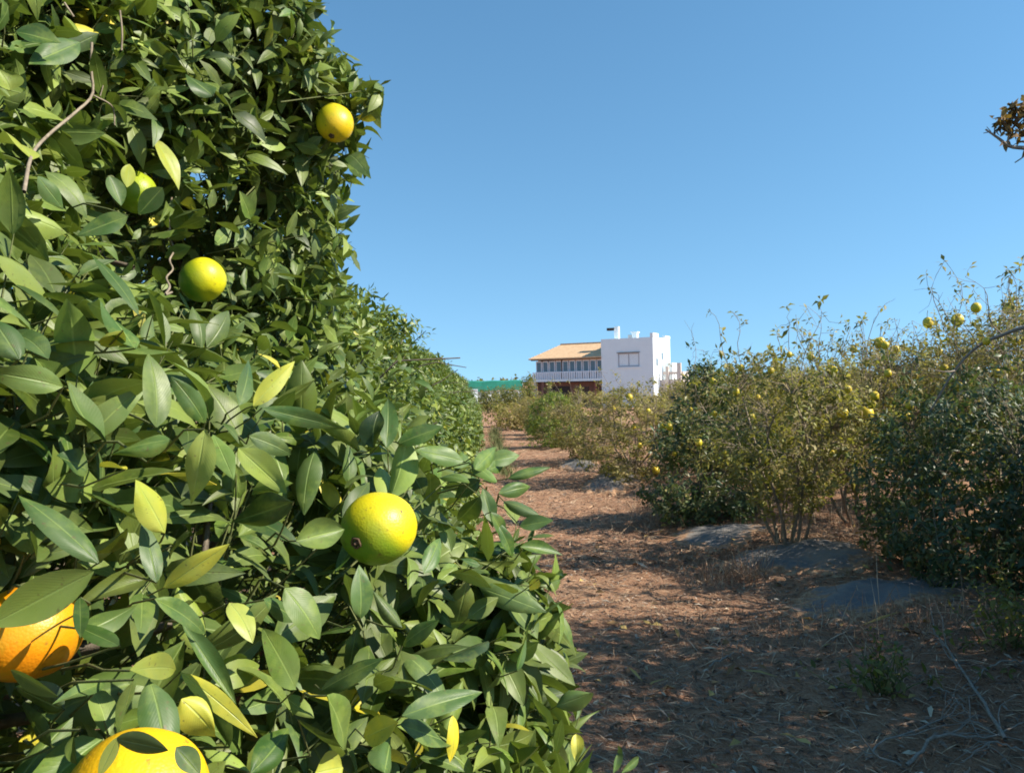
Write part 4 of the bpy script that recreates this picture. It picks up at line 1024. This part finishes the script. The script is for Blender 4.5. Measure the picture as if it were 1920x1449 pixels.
# low green plants
def weed(px, py, h, rad_, n, label, seed, dry=.05, L0=.05, hue=(.1, .6)):
    r = np.random.default_rng(seed); p = ground_at(px, py); root = empty('green_weed', p); tag(root, label, 'plant')
    T = np.stack([r.normal(0, rad_ * .5, n), r.normal(0, rad_ * .5, n), np.abs(r.normal(h * .6, h * .3, n))], -1)
    O = nrm(T + [0, 0, -.0]); B = Buf(); shoots(B, None, T, O + r.normal(0, .3, T.shape), O, r, 6, .08, L0, .45, 3, 2, dryf=np.full(n, dry), hue=hue, droop=.4)
    B.build('leaves', M['leaf_shrub'], root)
    S = Buf()
    for q2 in range(min(n, 30)): tube(S, wiggle((T[q2, 0] * .2, T[q2, 1] * .2, -.02), T[q2], 5, .08, r), np.linspace(.004, .0015, 5), 4)
    S.build('stems', M['green_twig'], root)
weed(1655, 1300, .26, .26, 46, 'small dark green weed alone on the shaded near ground', 1)
weed(1900, 1215, .42, .34, 110, 'leafy green low bush at the right edge beyond the dead branches', 2, hue=(.2, .8))
weed(940, 800, 1.1, .8, 170, 'yellowish green weed clump at the far end of the path', 3, .3, .17, (.7, 1))
weed(968, 806, 1.0, .9, 190, 'dry pinkish brown weed clump right of the yellowish one at the path end', 4, .85, .16)
weed(1060, 842, .3, .35, 60, 'yellow-green low weed under the rounded fresh green shrub', 5, .35, .05, (.8, 1))

# ================================================================== HOUSE
PLM = {}
def stucco(name, c):
    m, t, b = mat(name); tc = N_(t, "ShaderNodeTexCoord"); n = noise(t, 1.2, 6, .7, tc.outputs['Object']); n2 = noise(t, 40, 3, .6, tc.outputs['Object'])
    r_ = ramp(t, n.outputs[0], [(.25, tuple(x * .93 for x in c)), (.7, c)]); t.links.new(r_.outputs[0], b.inputs['Base Color']); b.inputs['Roughness'].default_value = .9
    bump(t, b, n2.outputs[0], .2, .01); return m
M['white'] = stucco('white_stucco', (.86, .93, .94)); M['pink_lit'] = stucco('pink_lit_stucco', (.62, .54, .49))  # second stucco: pinkish sunlight on the white terrace put into its colour
M['wood'] = plain('dark_wood', (.09, .05, .035), .7, 0, 6, .3); M['frame'] = plain('white_frame', (.80, .83, .86), .5)
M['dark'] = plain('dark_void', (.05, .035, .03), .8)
mg, t_, b_ = mat('window_glass'); b_.inputs['Base Color'].default_value = (.10, .14, .17, 1); b_.inputs['Roughness'].default_value = .08; b_.inputs['Specular IOR Level'].default_value = .7; M['glass'] = mg
def brickm():
    m, t, b = mat('brown_brick'); tc = N_(t, "ShaderNodeTexCoord"); br = N_(t, "ShaderNodeTexBrick")
    mp = N_(t, "ShaderNodeMapping"); mp.inputs['Rotation'].default_value = (R_(90), 0, 0); t.links.new(tc.outputs['Object'], mp.inputs[0]); t.links.new(mp.outputs[0], br.inputs['Vector'])
    br.inputs['Color1'].default_value = (.22, .085, .055, 1); br.inputs['Color2'].default_value = (.29, .12, .075, 1); br.inputs['Mortar'].default_value = (.2, .15, .12, 1); br.inputs['Scale'].default_value = 3.0
    t.links.new(br.outputs[0], b.inputs['Base Color']); b.inputs['Roughness'].default_value = .9; return m
M['brick'] = brickm()
def tilem():
    m, t, b = mat('clay_tile'); tc = N_(t, "ShaderNodeTexCoord"); wv = N_(t, "ShaderNodeTexWave"); wv.inputs['Scale'].default_value = 1.6; wv.bands_direction = 'X'; t.links.new(tc.outputs['Object'], wv.inputs['Vector'])
    n = noise(t, 2.5, 5, .7, tc.outputs['Object']); c = ramp(t, n.outputs[0], [(.3, (.60, .37, .20)), (.7, (.76, .52, .30))]).outputs[0]
    t.links.new(c, b.inputs['Base Color']); b.inputs['Roughness'].default_value = .85; bump(t, b, wv.outputs[1], .6, .08); return m
M['tile'] = tilem()

HA = R_(30)
hc = at(1226, 720, 85.0); HO = np.array([hc[0], hc[1], float(ground_z(hc[0], hc[1]))])
house = empty('white_house', HO, -HA)
tag(house, 'white two-storey house with a clay tile roof and glazed balcony at the grove end', 'house')
ZB = HO[2]
def box(b, x0, x1, y0, y1, z0, z1):
    V = [(x0, y0, z0), (x1, y0, z0), (x1, y1, z0), (x0, y1, z0), (x0, y0, z1), (x1, y0, z1), (x1, y1, z1), (x0, y1, z1)]
    b.add(V, [(0, 3, 2, 1), (4, 5, 6, 7), (0, 1, 5, 4), (1, 2, 6, 5), (2, 3, 7, 6), (3, 0, 4, 7)])
def bx(name, m_, parent, *boxes):
    b = Buf()
    for q2 in boxes: box(b, *q2)
    return b.build(name, m_, parent, smooth=False)
def zz(v): return v - ZB           # world height -> local
W1, D1 = 6.1, 6.5; X2 = -14.7; ztop = zz(6.25)
# main block wall with a recessed window on the front
wx0, wx1, wz0, wz1 = -4.1, -1.6, zz(3.05), zz(4.6)
bx('wall', M['white'], house, (-W1, wx0, 0, .3, -.5, ztop), (wx1, 0, 0, .3, -.5, ztop), (wx0, wx1, 0, .3, -.5, wz0), (wx0, wx1, 0, .3, wz1, ztop),
   (-.3, 0, .3, D1, -.5, ztop), (-W1, -W1 + .3, .3, D1, -.5, ztop), (-W1 + .3, -.3, D1 - .3, D1, -.5, ztop), (-W1 + .3, -.3, .3, D1 - .3, zz(5.3), zz(5.5)))
wf = bx('window', plain('grey_frame', (.42, .43, .46), .6), house, (wx0, wx0 + .12, .06, .2, wz0, wz1), (wx1 - .12, wx1, .06, .2, wz0, wz1), (wx0 + .12, wx1 - .12, .06, .2, wz0, wz0 + .12), (wx0 + .12, wx1 - .12, .06, .2, wz1 - .12, wz1), (-2.9, -2.8, .06, .2, wz0 + .12, wz1 - .12))
bx('shutter', M['white'], wf, *[(wx0 + .12, -2.9, .10, .14, wz0 + .14 + .11 * i_, wz0 + .246 + .11 * i_) for i_ in range(12)], *[(-2.8, wx1 - .12, .10, .14, wz0 + .14 + .11 * i_, wz0 + .246 + .11 * i_) for i_ in range(12)])
bx('pane', M['glass'], wf, (wx0 + .12, wx1 - .12, .16, .18, wz0 + .12, wz1 - .12))
bx('sill', M['white'], wf, (wx0 - .15, wx1 + .15, -.10, .02, wz0 - .12, wz0 - .01))
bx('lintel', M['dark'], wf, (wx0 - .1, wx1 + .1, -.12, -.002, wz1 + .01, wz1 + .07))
# stepped parapet on the sunny side
bx('parapet', M['white'], house, (-.32, .03, -.03, 2.0, ztop + .003, ztop + .45), (-.32, .03, 4.6, D1 + .02, ztop + .003, ztop + .32))
def chim(x, y, w_, z0, z1, capl):
    c = bx('chimney', M['white'], house, (x - w_ / 2, x + w_ / 2, y - w_ / 2, y + w_ / 2, z0, z1))
    if capl: bx('cap', M['dark'], c, (x - w_ / 2 - .9, x - w_ / 2 + .02, y - .25, y + .25, z1 - .42, z1 - .12))
    else: bx('cap', M['white'], c, (x - w_ / 2 - .1, x + w_ / 2 + .1, y - w_ / 2 - .1, y + w_ / 2 + .1, z1 + .003, z1 + .12))
chim(-W1 + 1.15, 2.2, .5, zz(5.5), zz(7.75), True)
chim(-W1 + 3.2, 2.6, .62, zz(5.5), zz(6.95), False)
bx('water_tank', plain('tank_grey', (.45, .46, .47), .5), house, (-W1 + 2.35, -W1 + 2.75, 2.5, 3.0, zz(5.5), zz(6.75)))
# balcony wing
y0 = .5
bx('lower_wall', M['brick'], house, (X2, -W1, y0 + .5, y0 + .8, -.5, zz(1.55)))
bx('garage_door', M['dark'], house, (X2 + 1.6, X2 + 4.2, y0 + .42, y0 + .49, -.3, zz(1.0)))
bx('shed_door', M['wood'], house, (X2 + 5.2, X2 + 6.6, y0 + .42, y0 + .49, -.3, zz(.9)))
bx('side_wall', M['white'], house, (X2, X2 + .3, y0 + .8, D1, -.5, zz(4.2)))
bx('rear_wall', M['white'], house, (X2 + .3, -W1 - .01, D1 - .3, D1, -.5, zz(4.2)))
bx('balcony', M['white'], house, (X2 - .25, -W1 - .003, y0 - .45, y0 + .5, zz(1.58), zz(1.86)))
bx('balcony_floor', M['white'], house, (X2 + .3, -W1 - .003, y0 + .5, D1 - .3, zz(1.62), zz(1.84)))
for xx in (X2 + .1, X2 + 1.1): bx('column', M['pink_lit'] if xx < X2 + 1 else M['brick'], house, (xx - .15, xx + .15, y0 - .4, y0 - .1, -.5, zz(1.575)))
bx('beam', plain('red_beam', (.25, .07, .05), .7), house, (-W1 - 1.0, -W1 - .7, y0 - .3, y0, -.5, zz(1.575)))
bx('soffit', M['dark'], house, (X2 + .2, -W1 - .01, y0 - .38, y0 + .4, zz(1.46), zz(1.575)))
# railing with balusters
rb = [(X2 - .2, -W1 - .01, y0 - .42, y0 - .34, zz(2.62), zz(2.72))]
for i_ in range(30): rb.append((X2 - .15 + i_ * .292, X2 - .15 + i_ * .292 + .15, y0 - .41, y0 - .35, zz(1.87), zz(2.615)))
bx('railing', M['frame'], house, *rb)
# glazed front: ten windows
gw = (-W1 - X2) / 10
for i_ in range(10):
    xa = X2 + i_ * gw
    if i_ in (4,):  # dark gap post
        bx('post', M['wood'], house, (xa - .06, xa + .1, y0 - .02, y0 + .16, zz(1.87), zz(4.1)))
    f_ = bx('window', M['frame'], house, (xa + .1, xa + .2, y0, y0 + .12, zz(1.9), zz(4.02)), (xa + gw - .1, xa + gw - .003, y0, y0 + .12, zz(1.9), zz(4.02)), (xa + .2, xa + gw - .1, y0, y0 + .12, zz(3.88), zz(4.02)), (xa + .2, xa + gw - .1, y0, y0 + .12, zz(1.9), zz(2.75)))
    bx('pane', M['glass'], f_, (xa + .2, xa + gw - .1, y0 + .04, y0 + .07, zz(2.75), zz(3.88)))
bx('fascia', M['wood'], house, (X2 - .3, -W1 - .01, y0 - .55, y0 - .4, zz(4.08), zz(4.32)))
bx('ceiling', M['wood'], house, (X2 + .0, -W1 - .01, y0 - .4, y0 + .3, zz(4.10), zz(4.18)))
# tiled roof: slope rising to the back, hipped at the far end
zr0, zr1 = zz(4.33), zz(6.1); yr1 = 4.4; xl, xr = X2 - .55, -W1 - .004
b = Buf(); th = .14
top = [(xl, y0 - .7, zr0), (xr, y0 - .7, zr0), (xr, yr1, zr1), (xl + 2.2, yr1, zr1), (xl, 8.2, zr0), (xr, 8.2, zr0)]
Vt = top + [(x, y, z - th) for x, y, z in top]
Fr = [(0, 1, 2, 3), (0, 3, 4, 4), (3, 2, 5, 4), (6, 9, 8, 7), (6, 10, 9, 9), (9, 10, 11, 8), (0, 6, 7, 1), (0, 4, 10, 6), (4, 5, 11, 10), (1, 7, 8, 2), (2, 8, 11, 5)]
Fr = [tuple(dict.fromkeys(f)) for f in Fr]
roof = mesh_obj('roof', np.array(Vt, float), Fr, M['tile'], house, smooth=False)
bx('ridge', M['tile'], roof, (xl + 2.2, xr, yr1 - .14, yr1 + .14, zr1 - .02, zr1 + .10))
# terrace with stair and balustrade on the sunny side
tz = zz(3.2)
bx('terrace', M['pink_lit'], house, (.003, 2.6, 2.4, 5.6, -.5, zz(1.5)), (2.3, 2.6, 2.4, 5.6, zz(1.503), zz(2.4)), (.3, 2.29, 2.4, 2.6, zz(2.1), zz(2.4)))
bx('terrace_post', M['pink_lit'], house, (.7, 1.0, 2.2, 2.5, zz(-1.2), zz(3.0)))
bx('terrace_post', M['pink_lit'], house, (2.0, 2.45, 2.1, 2.38, zz(-1.2), zz(3.35)))
bx('terrace_room', M['white'], house, (.003, 1.2, 3.2, 5.0, zz(1.503), zz(3.4)))
bx('stair', M['pink_lit'], house, *[(2.603 + i_ * .3, 2.9 + i_ * .3, 2.6, 3.8, -.5, zz(1.3 - i_ * .3)) for i_ in range(7)])
bx('balustrade', M['white'], house, *[(.35 + i_ * .3, .45 + i_ * .3, 2.45, 2.55, zz(1.503), zz(2.095)) for i_ in range(6)])
for (y_, z_) in ((1.2, 3.5), (3.2, 4.2)):
    f_ = bx('window', M['frame'], house, (.003, .05, y_ - .4, y_ + .4, zz(z_) - .5, zz(z_) + .5)); bx('pane', M['glass'], f_, (.052, .07, y_ - .3, y_ + .3, zz(z_) - .4, zz(z_) + .4))

# dark evergreen beside the house and shrubs in front
def bushy(name, c, rx, rz_, n, label, cat, seed, hue=(.0, .4), dry=.05, L0=.28, k=6, group=None, tr=.12):
    r = np.random.default_rng(seed); root = empty(name, c); tag(root, label, cat, group)
    u = rand_unit(n, r); rad_ = r.uniform(.35, 1, n)[:, None] ** .5
    lob = 1 + .2 * np.sin(u[:, :1] * 5 + seed) * np.cos(u[:, 1:2] * 4 + seed)
    T = u * rad_ * lob * np.array([rx, rx, rz_ * .5]) + [0, 0, rz_ * .55]
    B = Buf(); shoots(B, None, T, u + r.normal(0, .4, u.shape) + [0, 0, .3], u, r, k, L0 * 1.6, L0, .5, 2, 1, dryf=np.full(n, dry), hue=hue)
    B.build('crown', M['leaf_shrub'], root)
    tb = Buf(); tube(tb, wiggle((0, 0, -.2), (0, 0, rz_ * .7), 6, .02, r), np.linspace(tr, tr * .3, 6), 7)
    for s in range(7): p = np.array([0, 0, rz_ * r.uniform(.2, .5)]); tube(tb, wiggle(p, T[s] * .8, 5, .08, r), np.linspace(tr * .4, tr * .1, 5), 5)
    tb.build('trunk', M['bark'], root)
    return root
def far(px, d): p = at(px, 720, d); return np.array([p[0], p[1], float(ground_z(p[0], p[1]))])
bushy('evergreen_tree', far(991, 82), 1.0, 3.9, 260, 'narrow dark evergreen tree at the left end of the glazed balcony', 'tree', 1, (0, .25))
for q_, (px, d, rx, h, lab, hu, dr) in enumerate([(912, 72, 1.6, 2.2, 'dark rounded bush in front of the white wall end below the green net', (0, .2), .02), (935, 80, 2.2, 2.6, 'wide dark bush below the middle of the green net', (0, .25), .05),
      (962, 78, 1.8, 2.5, 'dark bush between the green net and the evergreen tree', (0, .3), .05), (1150, 76, 1.4, 2.9, 'sparse thin bush in front of the white house wall', (.4, .9), .4), (1195, 74, 1.2, 3.3, 'spindly small tree before the barred house window', (.3, .8), .3), (1268, 72, 1.6, 2.7, 'dull olive bush before the terrace stair', (.4, .9), .45), (1060, 76, 2.0, 2.2, 'low green bush under the balcony wing', (.2, .7), .2)]):
    bushy('garden_bush', far(px, d), rx, h * (.65 if 'balcony wing' in lab else 1), 260 if q_ not in (3, 4) else 26, lab, 'bush', 10 + q_, hu, dr, .26, 6)

# green net house with white side wall
nt_ = far(925, 120); net = empty('net_house', nt_); tag(net, 'long low net house with a flat green shade net roof beyond the path end', 'greenhouse')
m, t, b = mat('shade_net'); tc = N_(t, "ShaderNodeTexCoord"); n = noise(t, .8, 5, .6, tc.outputs['Object']); rr_ = ramp(t, n.outputs[0], [(.3, (.012, .21, .15)), (.7, (.03, .32, .22))]); t.links.new(rr_.outputs[0], b.inputs['Base Color']); b.inputs['Roughness'].default_value = .7; M['net'] = m
z_ = lambda py: at(925, py, 120)[2] - nt_[2]
px2x = lambda px: at(px, 720, 120)[0] - nt_[0]
gx = np.linspace(px2x(868), px2x(980), 26); gy = np.linspace(0, 9, 5)
Xn, Yn = np.meshgrid(gx, gy); Zn = z_(715) + .04 * np.cos(Xn * 1.9) + .15 * np.sin(Yn * .5) 
Vn = np.stack([Xn, Yn, Zn], -1).reshape(-1, 3); ii, jj = np.meshgrid(np.arange(4), np.arange(25), indexing='ij'); q2 = (ii * 26 + jj).ravel()
front = np.stack([gx, np.full(26, -.02), Zn[0]], -1); frontl = front.copy(); frontl[:, 2] = z_(732) + .12 * np.sin(gx * .9)
Vall = np.vstack([Vn, front, frontl]); o_ = len(Vn)
Fn = np.vstack([np.stack([q2, q2 + 1, q2 + 27, q2 + 26], -1), np.stack([o_ + np.arange(25), o_ + 26 + np.arange(25), o_ + 27 + np.arange(25), o_ + 1 + np.arange(25)], -1)])
mesh_obj('shade_net', Vall, Fn, M['net'], net)
for i_ in range(6):
    b2 = Buf(); x_ = gx[0] + (gx[-1] - gx[0]) * i_ / 5; tube(b2, [(x_, .1, -.2), (x_, .1, z_(716))], [.06, .06], 6); b2.build('post', M['frame'], net)
bx('base_wall', M['white'], net, (gx[0], gx[-1], .2, .35, -.2, z_(733)))
ws_ = far(886, 66); wo = empty('white_wall', ws_); tag(wo, 'short white wall end beside the hedge row, left of the dark bush', 'wall')
w_px = 66 / FPX; bx('wall_block', M['white'], wo, (-10 * w_px, 9 * w_px, 0, .4, -.2, 25 * w_px + (at(886, 757, 66)[2] - ws_[2])))
bx('wall_cap', M['white'], wo, (-10.8 * w_px, 9.8 * w_px, -.04, .44, 25 * w_px + (at(886, 757, 66)[2] - ws_[2]) + .003, 25 * w_px + (at(886, 757, 66)[2] - ws_[2]) + .1))

# distant tree line
B = Buf(); rtl = np.random.default_rng(77); n = 1500
px_ = rtl.uniform(-300, 2300, n); d_ = rtl.uniform(230, 330, n)
T = np.array([at(p, 720, d) for p, d in zip(px_, d_)]); gzv = ground_z(T[:, 0], T[:, 1])
hh = 3.2 + 1.5 * np.sin(px_ * .021) * np.sin(px_ * .013 + 1) + rtl.uniform(0, 1.2, n)
T[:, 2] = gzv + hh * rtl.uniform(.1, 1, n)
O = rand_unit(n, rtl); shoots(B, None, T, O + [0, 0, .5], O, rtl, 6, 1.6, 1.5, .7, 2, 1, hue=(0, .4), dryf=np.full(n, .1))
tag(B.build('distant_treeline', M['leaf_shrub']), 'low grey-green line of far trees on the horizon beyond the net house', 'trees', kind='stuff')
print("objects", len(bpy.data.objects), "faces", sum(len(m_.polygons) for m_ in bpy.data.meshes))
